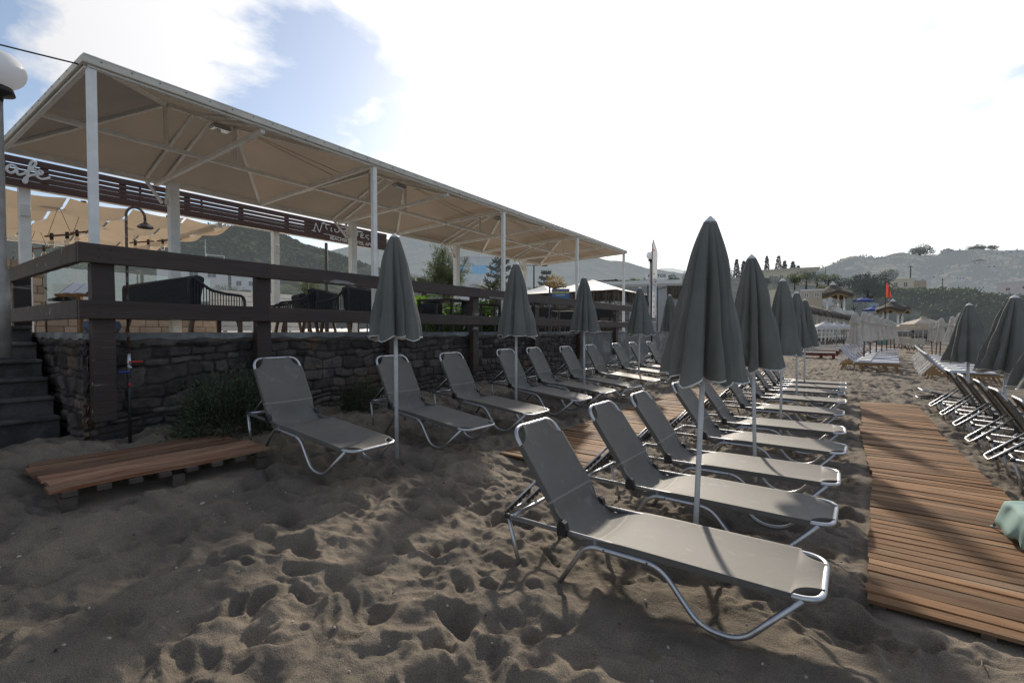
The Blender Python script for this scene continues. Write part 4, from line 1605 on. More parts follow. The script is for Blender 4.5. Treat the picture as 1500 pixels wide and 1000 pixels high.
NTH = ["nearest", "second", "third", "fourth", "fifth", "sixth", "seventh", "eighth", "ninth", "tenth"]
lg = make_lounger("taupe sling lounger")
flag = [True]
R2 = [2.57, 3.66, 4.58, 5.88, 6.95, 8.55, 10.05, 11.35, 12.5, 13.6]
for i, y in enumerate(R2):
    rz = [R(-.5), R(-1.5), R(.8), R(-2), R(1.5), R(-.5), R(-2), R(1.5), R(0), R(-1.5)][i]
    hx = [-1.87, -1.85, -1.83, -1.80, -1.79, -1.82, -1.8, -1.81, -1.79, -1.8][i]
    lab = ("nearest taupe sling lounger of the middle row, the largest in view" if i == 0 else
           "%s taupe lounger of the middle row counted from the front, between the two walkways" % NTH[i] if i < 9 else
           "farthest taupe lounger of the middle row, between the two walkways")
    put(None, flag, lg, (hx, y, .006 + (ground(-1.2, y))), rz, lab)
R1 = [2.50, 4.06, 5.22, 6.75, 7.75, 8.95, 10.3, 11.9, 13.2, 14.6]
for i, y in enumerate(R1):
    rz = [R(1), R(-3), R(0), R(-2), R(1), R(-1), R(-2), R(0), R(1), R(0)][i]
    hx = [-5.38, -5.28, -5.24, -5.30, -5.32, -5.25, -5.3, -5.3, -5.32, -5.3][i]
    g0, g1 = ground(hx, y), ground(hx + 1.6, y)
    tilt = math.atan2(g0 - g1, 1.6)
    lab = ("nearest taupe lounger of the wall row, between the grey-green bush and the first umbrella" if i == 0 else
           "%s taupe lounger of the wall row counted from the front, its head to the wall" % NTH[i] if i < 9 else
           "farthest taupe lounger of the wall row, by the concrete wall")
    put(None, flag, lg, (hx, y, g0 + (.05 if i == 0 else .02)), 0, lab, rot=(0, tilt, rz))
R3 = [5.72, 6.72, 7.72, 8.95, 10.0, 11.1]
for i, y in enumerate(R3):
    rz = [R(-2), R(-2), R(1), R(-1), R(0), R(1)][i]
    hx = 1.36 + [.1, .0, .02, .06, .05, .04][i]
    g0, g1 = ground(hx, y), ground(hx + 1.6, y)
    lab = ("taupe lounger of the right row nearest the camera, mostly outside the picture" if i == 0 else
           "%s taupe lounger of the right row counted from the front, head beside the right walkway" % NTH[i])
    put(None, flag, lg, (hx, y, g0 + .0), 0, lab, rot=(0, math.atan2(g0 - g1, 1.6), rz))
lf = make_lounger("taupe lounger at the far end of the right row with its backrest lowered flat", flat=True)
lf.location = (1.45, 12.1, ground(1.5, 12)); lf.rotation_euler = (0, .06, R(2))


# ------------------------------------------------------------------ closed umbrellas
def umbrella_mesh(seed, R0=.30, h0=1.14, h1=2.30, depth=(.35, .7), top_r=.044, power=.90, scallop=.05, nv=8, lean=0):
    rg_ = np.random.default_rng(seed)
    n, K = 176, 34
    wds = rg_.uniform(.55, 1.6, nv); wds = np.cumsum(wds / wds.sum()) * 2 * PI
    va = wds - wds[0] + rg_.uniform(0, 6)
    vd_ = rg_.uniform(depth[0], depth[1], nv)
    vs = rg_.uniform(.08, .24, nv)
    lob = rg_.uniform(.82, 1.16, nv)
    tw = rg_.uniform(-.25, .25)
    co = np.zeros((K, n, 3))
    th = np.arange(n) * 2 * PI / n
    zb_off = rg_.uniform(-.03, .03, nv)
    for k in range(K):
        t = k / (K - 1)
        Rr = top_r + (R0 - top_r) * t ** power + .013 * math.sin(PI * min(1, t * 2.2)) * (t < .4545)
        r = np.ones(n)
        lobe = np.zeros(n); wsum = np.zeros(n); zo = np.zeros(n)
        for j in range(nv):
            a = va[j] + tw * t
            dd = np.abs((th - a + PI) % (2 * PI) - PI)
            # the cloth of each panel laps over the next: steep on one side, slack on the other
            sd_ = ((th - a + PI) % (2 * PI)) - PI
            fl_ = np.where(sd_ >= 0, np.exp(-(sd_ / (vs[j] * 2.2)) ** 1.3), np.exp(-(sd_ / .030) ** 2))
            r -= vd_[j] * .78 * fl_ * (t ** .35)
            # lobe between this valley and the next
            b = va[(j + 1) % nv] + tw * t
            mid = a + ((b - a) % (2 * PI)) / 2
            hw = ((b - a) % (2 * PI)) / 2
            d2 = np.abs((th - mid + PI) % (2 * PI) - PI)
            w = np.clip(1 - d2 / hw, 0, 1)
            lobe += lob[j] * w; wsum += w
            zo += zb_off[j] * w + scallop * -1.0 * np.clip(1 - (d2 / hw) ** 2, 0, 1)
        lobe = np.where(wsum > 0, lobe / np.maximum(wsum, .001), 1)
        rr = Rr * np.clip(r, .22, None) * (1 + (lobe - 1) * t)
        rr += .004 * t * np.sin(th * 23 + seed + 6 * t) + .016 * t * np.sin(th * 3 + 9 * t + seed) * np.sin(5 * t + seed) + .022 * t * (vnoise(th * 3.2 + seed, np.full(n, t * 5.0 + seed), seed) - .5)
        z = h1 - (h1 - h0) * t - .012 * math.sin(PI * t) + zo * t ** 6
        co[k, :, 0] = rr * np.cos(th); co[k, :, 1] = rr * np.sin(th); co[k, :, 2] = z
    return co


def make_umbrella(seed, label, group, cat="beach umbrella", name="beach_umbrella", mt=None, pole=None, H1=2.30, cap=True, pole_r=.0185, piping=True, vent=False, **kw):
    o = empty(name, (0, 0, 0), 0, label, cat, group)
    co = umbrella_mesh(seed, h1=H1, **kw)
    K, n = co.shape[:2]
    ix = np.arange(K * n).reshape(K, n)
    q = np.stack([ix[:-1], np.roll(ix[:-1], -1, 1), np.roll(ix[1:], -1, 1), ix[1:]], -1).reshape(-1, 4)
    me = np_mesh("canopy", co.reshape(-1, 3), q, smooth=True)
    cnp = link_mesh("canopy", me, mt or M['umb'], o)
    if piping:
        m = MB(); m.tube([tuple(p) for p in co[-1]], .0055, 5, closed=True); m.build("piping", M['piping'], cnp, True)
    m = MB(); m.tube([(0, 0, -.35), (0, 0, H1 + .03)], pole_r, 12); m.build("pole", pole or M['pole'], o, True)
    if cap:
        m = MB(); m.lathe([(.047, H1 - .010), (.040, H1 + .006), (.028, H1 + .022), (.014, H1 + .034), (.009, H1 + .042), (0, H1 + .044)], 16); m.build("finial", M['piping'], o, True)
    if vent:
        co2 = umbrella_mesh(seed + 50, R0=.20, h0=H1 - .42, h1=H1 + .06, depth=(.1, .3), top_r=.05, power=.6, scallop=.03)
        K2 = co2.shape[0]
        ix2 = np.arange(K2 * n).reshape(K2, n)
        q2_ = np.stack([ix2[:-1], np.roll(ix2[:-1], -1, 1), np.roll(ix2[1:], -1, 1), ix2[1:]], -1).reshape(-1, 4)
        link_mesh("vent_flap", np_mesh("vent_flap", co2.reshape(-1, 3), q2_, smooth=True), mt or M['umb'], o)
        m = MB(); m.lathe([(.05, H1 + .055), (.035, H1 + .075), (0, H1 + .08)], 14); m.build("finial", mt, o, True)
    m = MB()
    for k in range(8):
        a = k * PI / 4
        m.tube([(.03 * math.cos(a), .03 * math.sin(a), H1 - .05), (.10 * math.cos(a), .10 * math.sin(a), H1 - .95)], .005, 5)
    m.build("rib", M['pole'], o)
    freeze(o)
    return o


GU = "closed grey canvas beach umbrellas"
U2 = [(-.85, 3.40, 2.2, 0), (-.76, 5.45, -1.6, 1), (-.80, 8.15, .2, 2), (-.80, 10.95, -.6, 3), (-.83, 13.6, -.5, 1)]
U1 = [(-4.08, 3.52, -.3, 2), (-4.34, 6.22, 0, 4), (-4.33, 8.62, -.3, 3), (-4.2, 11.35, .3, 1), (-4.35, 14.3, 0, 2)]
U3 = [(2.02, 8.3, 2.5, 1), (1.80, 9.6, 5.0, 3), (2.04, 13.3, 0, 5)]
protos = {}
n2 = ["largest and nearest closed grey umbrella, in the middle row", "second closed grey umbrella of the middle row", "third closed grey umbrella of the middle row",
      "fourth closed grey umbrella of the middle row", "farthest closed grey umbrella of the middle row, mostly hidden"]
n1_ = ["closed grey umbrella of the wall row nearest the camera, between the first two wall loungers", "crumpled closed grey umbrella, second of the wall row",
       "third closed grey umbrella of the wall row", "fourth closed grey umbrella of the wall row, by the feather banner", "farthest closed grey umbrella of the wall row"]
n3 = ["closed grey umbrella at the right edge, just peeping into view", "leaning closed grey umbrella at the far right over the right row",
      "closed grey umbrella of the right row farther up the beach"]
for row, labs in ((U2, n2), (U1, n1_), (U3, n3)):
    for i, (x, y, lean, sd) in enumerate(row):
        zg = ground(x, y) + (.02 if row is U2 else .12 if row is U1 else [-.25, -.20, -.14][i])
        fat = 1.0 if row is U2 else 1.14 if row is U1 else 1.32
        hs = {0: (.345, 1.25), 1: (.325, 1.20), 2: (.31, 1.22), 3: (.30, 1.25), 4: (.31, 1.18), 5: (.33, 1.15)}[sd]
        az = R(YAW)
        # lean sideways as seen from the path
        rot = Matrix.Rotation(R(lean), 4, Vector((FX, FY, 0))).to_euler()
        rot.z += 0
        if sd not in protos:
            o = make_umbrella(100 + sd * 7, labs[i], GU, R0=hs[0], h0=hs[1], depth=(.36, .92), nv=[8, 8, 7, 8, 7, 6][sd], scallop=.045)
            protos[sd] = o
            o.location = (x, y, zg); o.rotation_euler = rot; o.scale = (fat, fat, 1)
        else:
            base = Matrix.Rotation(R(lean), 4, Vector((FX, FY, 0))) @ Matrix.Rotation(R(70 * (i + 1) + sd * 31), 4, 'Z')
            o = dup(protos[sd], (x, y, zg), 0, labs[i], rot=base.to_euler(), scale=(fat, fat, 1))

# ------------------------------------------------------------------ bag under a green cloth at the right edge
tw = empty("towel_covered_bag", (1.20, 4.93, .0), R(10), "mint green cloth draped over a black beach bag on the right walkway", "beach bag")
m = MB()
P = []
rg_ = np.random.default_rng(3)
for i in range(33):
    u = i / 32
    row = []
    for j in range(41):
        v = j / 40
        x = -.36 + 1.0 * u
        y = -.42 + .75 * v
        dx = max(0, -x - .20); dy = max(0, abs(y) - .20)
        drop = min(.27, (dx * 1.6) ** 1.15 + (dy * 1.7) ** 1.15)
        fold = .030 * math.sin(14 * u + 9 * v) * min(1, drop / .1) + .012 * math.sin(22 * v + 5 * u)
        row.append((x + dx * .55 + fold * .6, y * (1 - .35 * min(1, dy * 3)) + fold, max(.055, .33 - drop + .05 * math.sin(3 * u) - .03 * u + fold * .35)))
    P.append(row)
m.grid(P)
cl = m.build("cloth", mat("mint_cloth", (.33, .47, .42), (.26, .39, .35), 4, .8, trans=.1), tw, True)
sl = cl.modifiers.new("thickness", 'SOLIDIFY'); sl.thickness = .006
m = MB(); m.box((.18, -.06, .18), (.62, .40, .24)); m.build("bag_body", M['black'], tw, bevel=.07)
m = MB(); m.tube([(.0, -.27, .22), (.05, -.33, .33), (.22, -.33, .36), (.36, -.31, .30), (.4, -.27, .2)], .014, 8); m.build("handle", M['black'], tw, True)
tw.scale = (.86, .86, .8)
# ------------------------------------------------------------------ hills and slopes
def hill(name, pts, d_ridge, d_base, py_base, mt, seed, rough, freq, kind="structure", ease=1.0, back=.5, step=3.0, rows=50, jag=0.0):
    px = np.arange(pts[0][0], pts[-1][0] + .1, step)
    py = np.interp(px, [p[0] for p in pts], [p[1] for p in pts])
    k = np.ones(9) / 9
    py = np.convolve(np.pad(py, 4, mode='edge'), k, mode='valid')
    ts = np.concatenate([np.linspace(0, 1, rows), 1 + np.linspace(0, 1, 8)[1:]])
    T, PX = np.meshgrid(ts, px, indexing='ij')
    PYr = np.tile(py, (len(ts), 1))
    zb = EYE + (485.0 - py_base) / FPX * d_base
    zr = EYE + (485.0 - PYr) / FPX * d_ridge
    Tc = np.minimum(T, 1)
    D = d_base + (d_ridge - d_base) * Tc + np.maximum(T - 1, 0) * (d_ridge - d_base) * back
    Rr = (PX - 750) / FPX * D
    X = FX * D + RX * Rr; Y = FY * D + RY * Rr
    Z = zb + (zr - zb) * Tc ** ease
    bump = fbm(X * freq, Y * freq, seed, 5, .55) * rough
    gull = np.abs(fbm(X * freq * .45 + 5, Y * freq * .45, seed + 9, 3)) * -rough * 1.6 * (4 * Tc * (1 - Tc))
    Z = Z + bump * np.clip(Tc * 3, 0, 1) * (1 - .55 * (Tc > .97)) + gull + jag * (vnoise(X * freq * 9, Y * freq * 9, seed + 2) - .5)
    Z = Z - np.maximum(T - 1, 0) ** 1.2 * (zr - zb) * 1.05
    co = np.stack([X, Y, Z], -1).reshape(-1, 3)
    n, m_ = T.shape
    ix = np.arange(n * m_).reshape(n, m_)
    q = np.stack([ix[:-1, :-1], ix[:-1, 1:], ix[1:, 1:], ix[1:, :-1]], -1).reshape(-1, 4)
    o = link_mesh(name, np_mesh(name, co, q, smooth=True), mt)
    tag(o, kind=kind)
    return o, (lambda px_, t: _hp(px, py, px_, t, d_base, d_ridge, zb, ease))


def _hp(px, py, p, t, db, dr, zb, ease):
    y = float(np.interp(p, px, py)); d = db + (dr - db) * t
    z = zb + (EYE + (485 - y) / FPX * dr - zb) * t ** ease
    v = at(p, d); v.z = z
    return v


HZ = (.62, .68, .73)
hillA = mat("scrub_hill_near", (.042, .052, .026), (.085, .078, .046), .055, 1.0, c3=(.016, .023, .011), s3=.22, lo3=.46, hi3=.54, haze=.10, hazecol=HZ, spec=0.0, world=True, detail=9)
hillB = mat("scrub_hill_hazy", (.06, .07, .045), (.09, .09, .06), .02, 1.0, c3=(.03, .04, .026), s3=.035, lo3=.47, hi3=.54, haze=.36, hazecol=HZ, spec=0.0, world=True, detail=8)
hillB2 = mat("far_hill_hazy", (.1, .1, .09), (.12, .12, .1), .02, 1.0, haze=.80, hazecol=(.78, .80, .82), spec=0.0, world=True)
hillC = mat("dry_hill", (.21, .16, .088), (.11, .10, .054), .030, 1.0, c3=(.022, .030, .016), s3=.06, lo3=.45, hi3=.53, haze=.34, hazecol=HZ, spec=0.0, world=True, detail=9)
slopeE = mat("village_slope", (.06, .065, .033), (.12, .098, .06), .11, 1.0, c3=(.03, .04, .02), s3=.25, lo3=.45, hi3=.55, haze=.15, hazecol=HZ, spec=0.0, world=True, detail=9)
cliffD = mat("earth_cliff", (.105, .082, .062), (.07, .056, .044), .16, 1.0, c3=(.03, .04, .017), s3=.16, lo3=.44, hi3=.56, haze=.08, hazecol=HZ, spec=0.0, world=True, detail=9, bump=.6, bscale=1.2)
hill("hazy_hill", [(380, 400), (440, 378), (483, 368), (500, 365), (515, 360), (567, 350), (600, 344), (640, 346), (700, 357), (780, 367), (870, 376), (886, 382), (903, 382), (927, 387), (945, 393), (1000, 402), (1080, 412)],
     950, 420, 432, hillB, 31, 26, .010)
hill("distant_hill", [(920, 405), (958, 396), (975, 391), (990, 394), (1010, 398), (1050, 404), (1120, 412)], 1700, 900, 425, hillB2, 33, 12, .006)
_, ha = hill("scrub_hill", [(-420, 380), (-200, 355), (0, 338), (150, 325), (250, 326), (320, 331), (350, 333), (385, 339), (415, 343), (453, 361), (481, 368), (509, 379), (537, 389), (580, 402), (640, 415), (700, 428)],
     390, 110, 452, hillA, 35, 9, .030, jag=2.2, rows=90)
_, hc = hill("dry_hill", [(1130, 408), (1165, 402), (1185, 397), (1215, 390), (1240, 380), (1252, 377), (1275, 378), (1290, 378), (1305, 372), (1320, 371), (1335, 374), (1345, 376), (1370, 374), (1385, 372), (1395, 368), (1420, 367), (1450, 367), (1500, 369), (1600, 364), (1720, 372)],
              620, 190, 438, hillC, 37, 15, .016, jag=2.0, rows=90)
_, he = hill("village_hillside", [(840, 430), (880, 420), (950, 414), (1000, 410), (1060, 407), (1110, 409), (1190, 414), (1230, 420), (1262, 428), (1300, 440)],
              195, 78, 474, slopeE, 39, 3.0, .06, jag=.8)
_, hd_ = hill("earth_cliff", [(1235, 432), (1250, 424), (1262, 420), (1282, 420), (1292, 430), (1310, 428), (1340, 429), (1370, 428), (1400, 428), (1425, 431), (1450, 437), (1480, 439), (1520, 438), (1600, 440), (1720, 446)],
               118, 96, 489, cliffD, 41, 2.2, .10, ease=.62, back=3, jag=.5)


# ------------------------------------------------------------------ trees
def blob_tree(name, loc, h, crown_r, label, seed, mt=None, n=1600, leaf=.3, trunk_r=None, squash=.8, group=None, lobes=7, tb=.35, cat="tree", lean=0.0):
    rg_ = np.random.default_rng(seed)
    o = empty(name, loc, 0, label, cat, group)
    tr = trunk_r or crown_r * .07
    m = MB()
    top = np.array([lean, 0, h * (tb + .25)])
    m.tube([(0, 0, -.4), (lean * .3, 0, h * tb * .6), tuple(top)], [tr * 1.3, tr, tr * .6], 7)
    P, Nn, T = [], [], []
    for k in range(lobes):
        a = k * 2.4 + rg_.uniform(-.5, .5); rr = crown_r * rg_.uniform(.25, .72)
        c = np.array([math.cos(a) * rr + lean, math.sin(a) * rr, h - crown_r * squash * rg_.uniform(.35, 1.25)])
        c[2] = max(c[2], h * tb)
        m.tube([tuple(top * rg_.uniform(.7, 1)), tuple((top + c) / 2 + np.array([0, 0, -.1])), tuple(c)], [tr * .5, tr * .32, tr * .12], 5, cap=False)
        lr = crown_r * rg_.uniform(.34, .58)
        cnt = n // lobes
        d = rg_.normal(0, 1, (cnt, 3)); d /= np.linalg.norm(d, axis=1)[:, None]
        rad = rg_.uniform(.35, 1.08, cnt) ** .6
        pp = c + d * rad[:, None] * lr * np.array([1, 1, squash])
        P.append(pp); Nn.append(d)
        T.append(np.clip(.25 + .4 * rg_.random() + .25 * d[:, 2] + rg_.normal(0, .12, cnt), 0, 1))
    m.build("trunk", M['bark'], o, True)
    me = leaf_mesh("crown", np.concatenate(P), np.concatenate(Nn), leaf, leaf * .55, np.concatenate(T), seed, .1, .9)
    link_mesh("crown", me, mt or M['leaf'], o)
    return o


M['leaf_far'] = mat("far_foliage", (.055, .075, .03), (.035, .05, .02), .6, .8, tint=.75, trans=.2, haze=.12, hazecol=HZ)
M['leaf_dark'] = mat("dark_evergreen", (.022, .036, .018), (.03, .045, .022), .6, .9, tint=.6, haze=.06, hazecol=HZ, spec=.1)
M['leaf_tam'] = mat("tamarisk_foliage", (.13, .15, .065), (.09, .11, .05), 1.2, .8, tint=.6, trans=.35)
M['leaf_gold'] = mat("golden_foliage", (.33, .22, .06), (.25, .16, .05), 1.2, .8, tint=.5, trans=.35)
M['palm_leaf'] = mat("palm_frond", (.07, .095, .045), (.05, .07, .03), 2, .5, tint=.6, trans=.2)


def tamarisk(loc, h, label, seed):
    rg_ = np.random.default_rng(seed)
    o = empty("tamarisk_tree", loc, 0, label, "tree")
    m = MB(); P, Nn, T = [], [], []
    for k in range(22):
        a = rg_.uniform(0, 2 * PI); sp = rg_.uniform(.15, 1.15)
        tip = np.array([math.cos(a) * sp * 1.15, math.sin(a) * sp * 1.15, h * rg_.uniform(.62, 1.0) - sp * .5])
        b = np.array([0, 0, h * rg_.uniform(.3, .5)])
        mid = (b + tip) / 2 + np.array([0, 0, .15])
        m.tube([tuple(b), tuple(mid), tuple(tip)], [.05, .03, .01], 5, cap=False)
        for j in range(60):
            t = rg_.uniform(.3, 1.0)
            p = (1 - t) ** 2 * b + 2 * t * (1 - t) * mid + t * t * tip + rg_.normal(0, .16, 3)
            d = rg_.normal(0, .6, 3) + (tip - b) / np.linalg.norm(tip - b)
            n_ = 16
            s_ = rg_.uniform(0, .42, n_)
            d /= np.linalg.norm(d)
            pts = p + d * s_[:, None] + rg_.normal(0, .05, (n_, 3)); pts[:, 2] -= s_ ** 2 * .5
            P.append(pts); Nn.append(np.tile(d, (n_, 1))); T.append(np.clip(rg_.uniform(.2, .8) + rg_.normal(0, .1, n_), 0, 1))
    m.tube([(0, 0, 0), (.05, 0, h * .25), (0, 0, h * .5)], [.14, .11, .07], 8)
    m.build("trunk", M['bark'], o, True)
    link_mesh("crown", leaf_mesh("crown", np.concatenate(P), np.concatenate(Nn), .16, .026, np.concatenate(T), seed, -.1, .5), M['leaf_tam'], o)
    return o


def palm(loc, h, fr, label, seed, n=26):
    rg_ = np.random.default_rng(seed)
    o = empty("palm_tree", loc, 0, label, "palm", "short palms behind the deck")
    m = MB(); m.tube([(0, 0, -.3), (0, 0, h * .5), (0, 0, h)], [.26, .22, .2], 10); m.build("trunk", M['bark'], o, True)
    m = MB()
    for k in range(n):
        a = k * 2.39996 + rg_.uniform(-.2, .2); el = rg_.uniform(.15, 1.35)
        L_ = fr * rg_.uniform(.8, 1.1)
        c, s_ = math.cos(a), math.sin(a)
        pr = []
        for i in range(9):
            t = i / 8
            e = el - t * (1.15 - .35 * math.sin(el))
            rr = L_ * t * math.cos(el - t * .55); zz_ = h + L_ * t * math.sin(el) - L_ * .42 * t ** 2.2
            pr.append(Vector((c * rr, s_ * rr, zz_)))
        ti = rg_.uniform(.1, .9)
        m.tube(pr, [.03 - .003 * i for i in range(9)], 4, tint=ti, cap=False)
        for i in range(1, 24):
            t = .15 + .85 * i / 24
            f = t * 8; j = min(int(f), 7); p = pr[j].lerp(pr[j + 1], f - j)
            d = (pr[j + 1] - pr[j]).normalized()
            sd = d.cross(Vector((0, 0, 1)))
            if sd.length < .1: sd = Vector((-s_, c, 0))
            sd.normalize(); up_ = sd.cross(d)
            ll = fr * .30 * math.sin(PI * min(1, .15 + t * .85)) ** .6
            for sg_ in (-1, 1):
                dirv = (sd * sg_ * .75 + d * .62 + up_ * .28).normalized()
                q = p + dirv * ll; w = d * .022
                m.add([p - w, p + w, q], [(0, 1, 2)], min(1, max(0, ti + rg_.normal(0, .1))))
    m.build("fronds", M['palm_leaf'], o)
    return o


def norfolk(loc, h, label, seed):
    rg_ = np.random.default_rng(seed)
    o = empty("norfolk_pine", loc, 0, label, "tree", "tiered pines behind the deck")
    m = MB(); m.tube([(0, 0, 0), (0, 0, h)], [.16, .03], 7); m.build("trunk", M['bark'], o)
    P, Nn, T = [], [], []
    nt_ = 9
    for k in range(nt_):
        z = h * (.22 + .76 * k / (nt_ - 1)); L_ = h * .30 * (1 - k / nt_) ** .8 + .12
        for b in range(6):
            a = b * PI / 3 + k * .5 + rg_.uniform(-.1, .1)
            for q in range(34):
                t = rg_.uniform(.1, 1)
                p = np.array([math.cos(a) * L_ * t, math.sin(a) * L_ * t, z + L_ * .30 * t * t + rg_.normal(0, .03)])
                P.append(p + rg_.normal(0, .05, 3)); Nn.append(np.array([math.cos(a), math.sin(a), .5])); T.append(rg_.uniform(0, .8))
    link_mesh("crown", leaf_mesh("crown", np.array(P), np.array(Nn), h * .055, h * .022, np.array(T), seed, .2, .6), M['leaf_dark'], o)
    return o


G0 = 1.30
tamarisk(at(655, 27, None, G0), 5.2, "feathery tamarisk tree behind the deck in front of the blue-windowed building", 5)
palm(at(622, 34, None, G0), 3.2, 1.9, "palm at the foot of the tamarisk, left of it", 11)
palm(at(720, 40, None, G0), 3.6, 1.9, "palm right of the blue-windowed building, behind the second wall umbrella", 12)
palm(at(781, 46, None, G0), 3.3, 2.0, "palm between the two tiered pines", 13)
palm(at(833, 52, None, G0), 3.9, 2.1, "palm rising behind the white bar roof, right of the blue hanging sign", 14)
norfolk(at(733, 70, None, G0), 11.6, "large tiered pine beside the canopy post behind the second wall umbrella", 15)
norfolk(at(800, 100, None, G0), 12.6, "smaller tiered pine above the golden bush", 16)
blob_tree("golden_bush_tree", at(809, 44, None, G0), 5.5, 1.8, "golden yellow bushy tree behind the blue hanging sign", 17, M['leaf_gold'], 2200, .16, squash=.8)
blob_tree("rounded_shrub_tree", at(538, 46, None, G0), 6.5, .9, "small dark rounded tree seen left of the first wall umbrella", 18, M['leaf_far'], 900, .2, squash=1.2)
for i, (px, d, h) in enumerate([(455, 38, 4.2), (525, 36, 4.4), (425, 44, 4.0)]):
    blob_tree("yellow_green_bush", at(px, d, None, G0), h, 1.2, ["yellow-green bush under the sign board near the wooden pole", "yellow-green bush between the two canopy posts below the sign",
              "pale bush above the white slatted fence"][i], 60 + i, M['leaf_tam'], 1500, .13, group="bushes below the scrub hill", cat="bush")
for i, (px, d, h, r_) in enumerate([(90, 26, 4.4, 2.2), (25, 20, 5.0, 1.6), (330, 60, 6.0, 3.0), (375, 70, 6.0, 3.0)]):
    blob_tree("leafy_tree", at(px, d, None, G0), h, r_, ["dark leafy tree seen through the glass panels behind the menu stand", "dark leafy tree at the left edge under the cafe pergola",
              "leafy tree behind the rope sofa below the scrub hill", "leafy tree behind the corner of the white slatted fence"][i], 70 + i, M['leaf_far'], 2600, .22, group="trees behind the cafe")


# utility pole, street light
def util_pole(loc, h, label, arms=1, r=.11, group="wooden utility poles"):
    o = empty("utility_pole", loc, R(20), label, "utility pole", group)
    m = MB(); m.tube([(0, 0, -.5), (0, 0, h)], [r, r * .75], 10); m.build("pole", M['oldwood'], o, True)
    if arms:
        m = MB(); m.bar((-.8, 0, h - .35), (.8, 0, h - .35), .09, .09); m.build("crossarm", M['oldwood'], o)
    return o


util_pole(at(479, 34, None, G0), 6.6, "dark wooden utility pole below the sign board between the canopy posts", 0, .15)
util_pole(at(452, 33, None, G0), 3.8, "short dark wooden stake left of the tall pole below the sign", 0, .07)
util_pole(at(1332, 150, None, 11), 11.3, "tall utility pole right of the arched yellow house", 1, .2)
util_pole(at(1379, 170, None, 12), 8.5, "utility pole on the dry hillside above the cliff", 1, .16)
util_pole(at(1208, 190, None, 18), 9.5, "thin utility pole on the skyline left of the dry hill", 0, .14)
sl_ = empty("street_light", at(782, 42, None, G0), R(35), "dark street light column under the far end of the canopy", "street light")
m = MB(); m.tube([(0, 0, 0), (0, 0, 6.1)], [.08, .06], 8); m.bar((-.9, 0, 6.1), (.9, 0, 6.1), .06, .05); m.build("column", M['black'], sl_)
for s_ in (-1, 1):
    m = MB(); m.box((s_ * .95, 0, 6.08), (.5, .2, .09)); m.build("lamp_head", M['black'], sl_)


# ------------------------------------------------------------------ buildings
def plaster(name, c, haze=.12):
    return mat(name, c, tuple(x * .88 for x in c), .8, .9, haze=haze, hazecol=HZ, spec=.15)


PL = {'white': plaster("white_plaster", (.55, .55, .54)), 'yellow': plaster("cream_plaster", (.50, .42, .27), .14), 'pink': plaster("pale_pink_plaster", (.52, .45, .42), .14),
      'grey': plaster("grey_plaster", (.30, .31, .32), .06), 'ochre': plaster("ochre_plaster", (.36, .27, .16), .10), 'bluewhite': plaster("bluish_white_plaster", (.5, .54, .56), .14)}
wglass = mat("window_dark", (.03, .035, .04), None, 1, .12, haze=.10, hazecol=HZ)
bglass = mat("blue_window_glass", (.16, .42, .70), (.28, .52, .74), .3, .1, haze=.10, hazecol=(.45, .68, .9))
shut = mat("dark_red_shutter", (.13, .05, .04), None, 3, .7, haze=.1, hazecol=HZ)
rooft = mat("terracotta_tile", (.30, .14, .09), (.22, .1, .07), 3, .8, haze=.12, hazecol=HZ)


def house(loc, rz, w, dp, h, mt, label, wins=(), roof='flat', name="house", group=None, wm=None, parapet=.3, door=None, balcony=None):
    o = empty(name, loc, rz, label, "house" if name == "house" else "building", group)
    m = MB(); m.box2((-w / 2, 0, -3), (w / 2, dp, h)); m.build("wall", mt, o)
    if roof == 'flat':
        m = MB()
        m.box2((-w / 2 - .12, -.12, h + .002), (w / 2 + .12, dp + .12, h + parapet)); m.build("roof", PL['white'] if mt is not PL['yellow'] else PL['yellow'], o)
    elif roof == 'tile':
        m = MB(); m.prism([(-w / 2 - .4, h), (w / 2 + .4, h), (0, h + w * .18)], -.4, dp + .4); m.build("roof", rooft, o)
    for (x, z, ww, hh) in wins:
        m = MB()
        for (a, b, c, d_) in ((x - ww / 2 - .07, x - ww / 2, z - .07, z + hh + .07), (x + ww / 2, x + ww / 2 + .07, z - .07, z + hh + .07), (x - ww / 2, x + ww / 2, z - .07, z), (x - ww / 2, x + ww / 2, z + hh, z + hh + .07), (x - .03, x + .03, z, z + hh)):
            m.box2((a, -.06, c), (b, .02, d_))
        f = m.build("window", PL['white'], o)
        m = MB(); m.box2((x - ww / 2 + .01, -.03, z + .01), (x + ww / 2 - .01, -.012, z + hh - .01)); m.build("pane", wm or wglass, f)
    if balcony:
        x0, x1, z = balcony
        m = MB(); m.box2((x0, -1.3, z - .15), (x1, -.01, z)); m.box2((x0, -1.3, z + .9), (x1, -1.22, z + .98))
        x = x0
        while x < x1: m.box2((x, -1.29, z), (x + .06, -1.23, z + .9)); x += .5
        m.build("balcony", PL['white'], o)
    return o


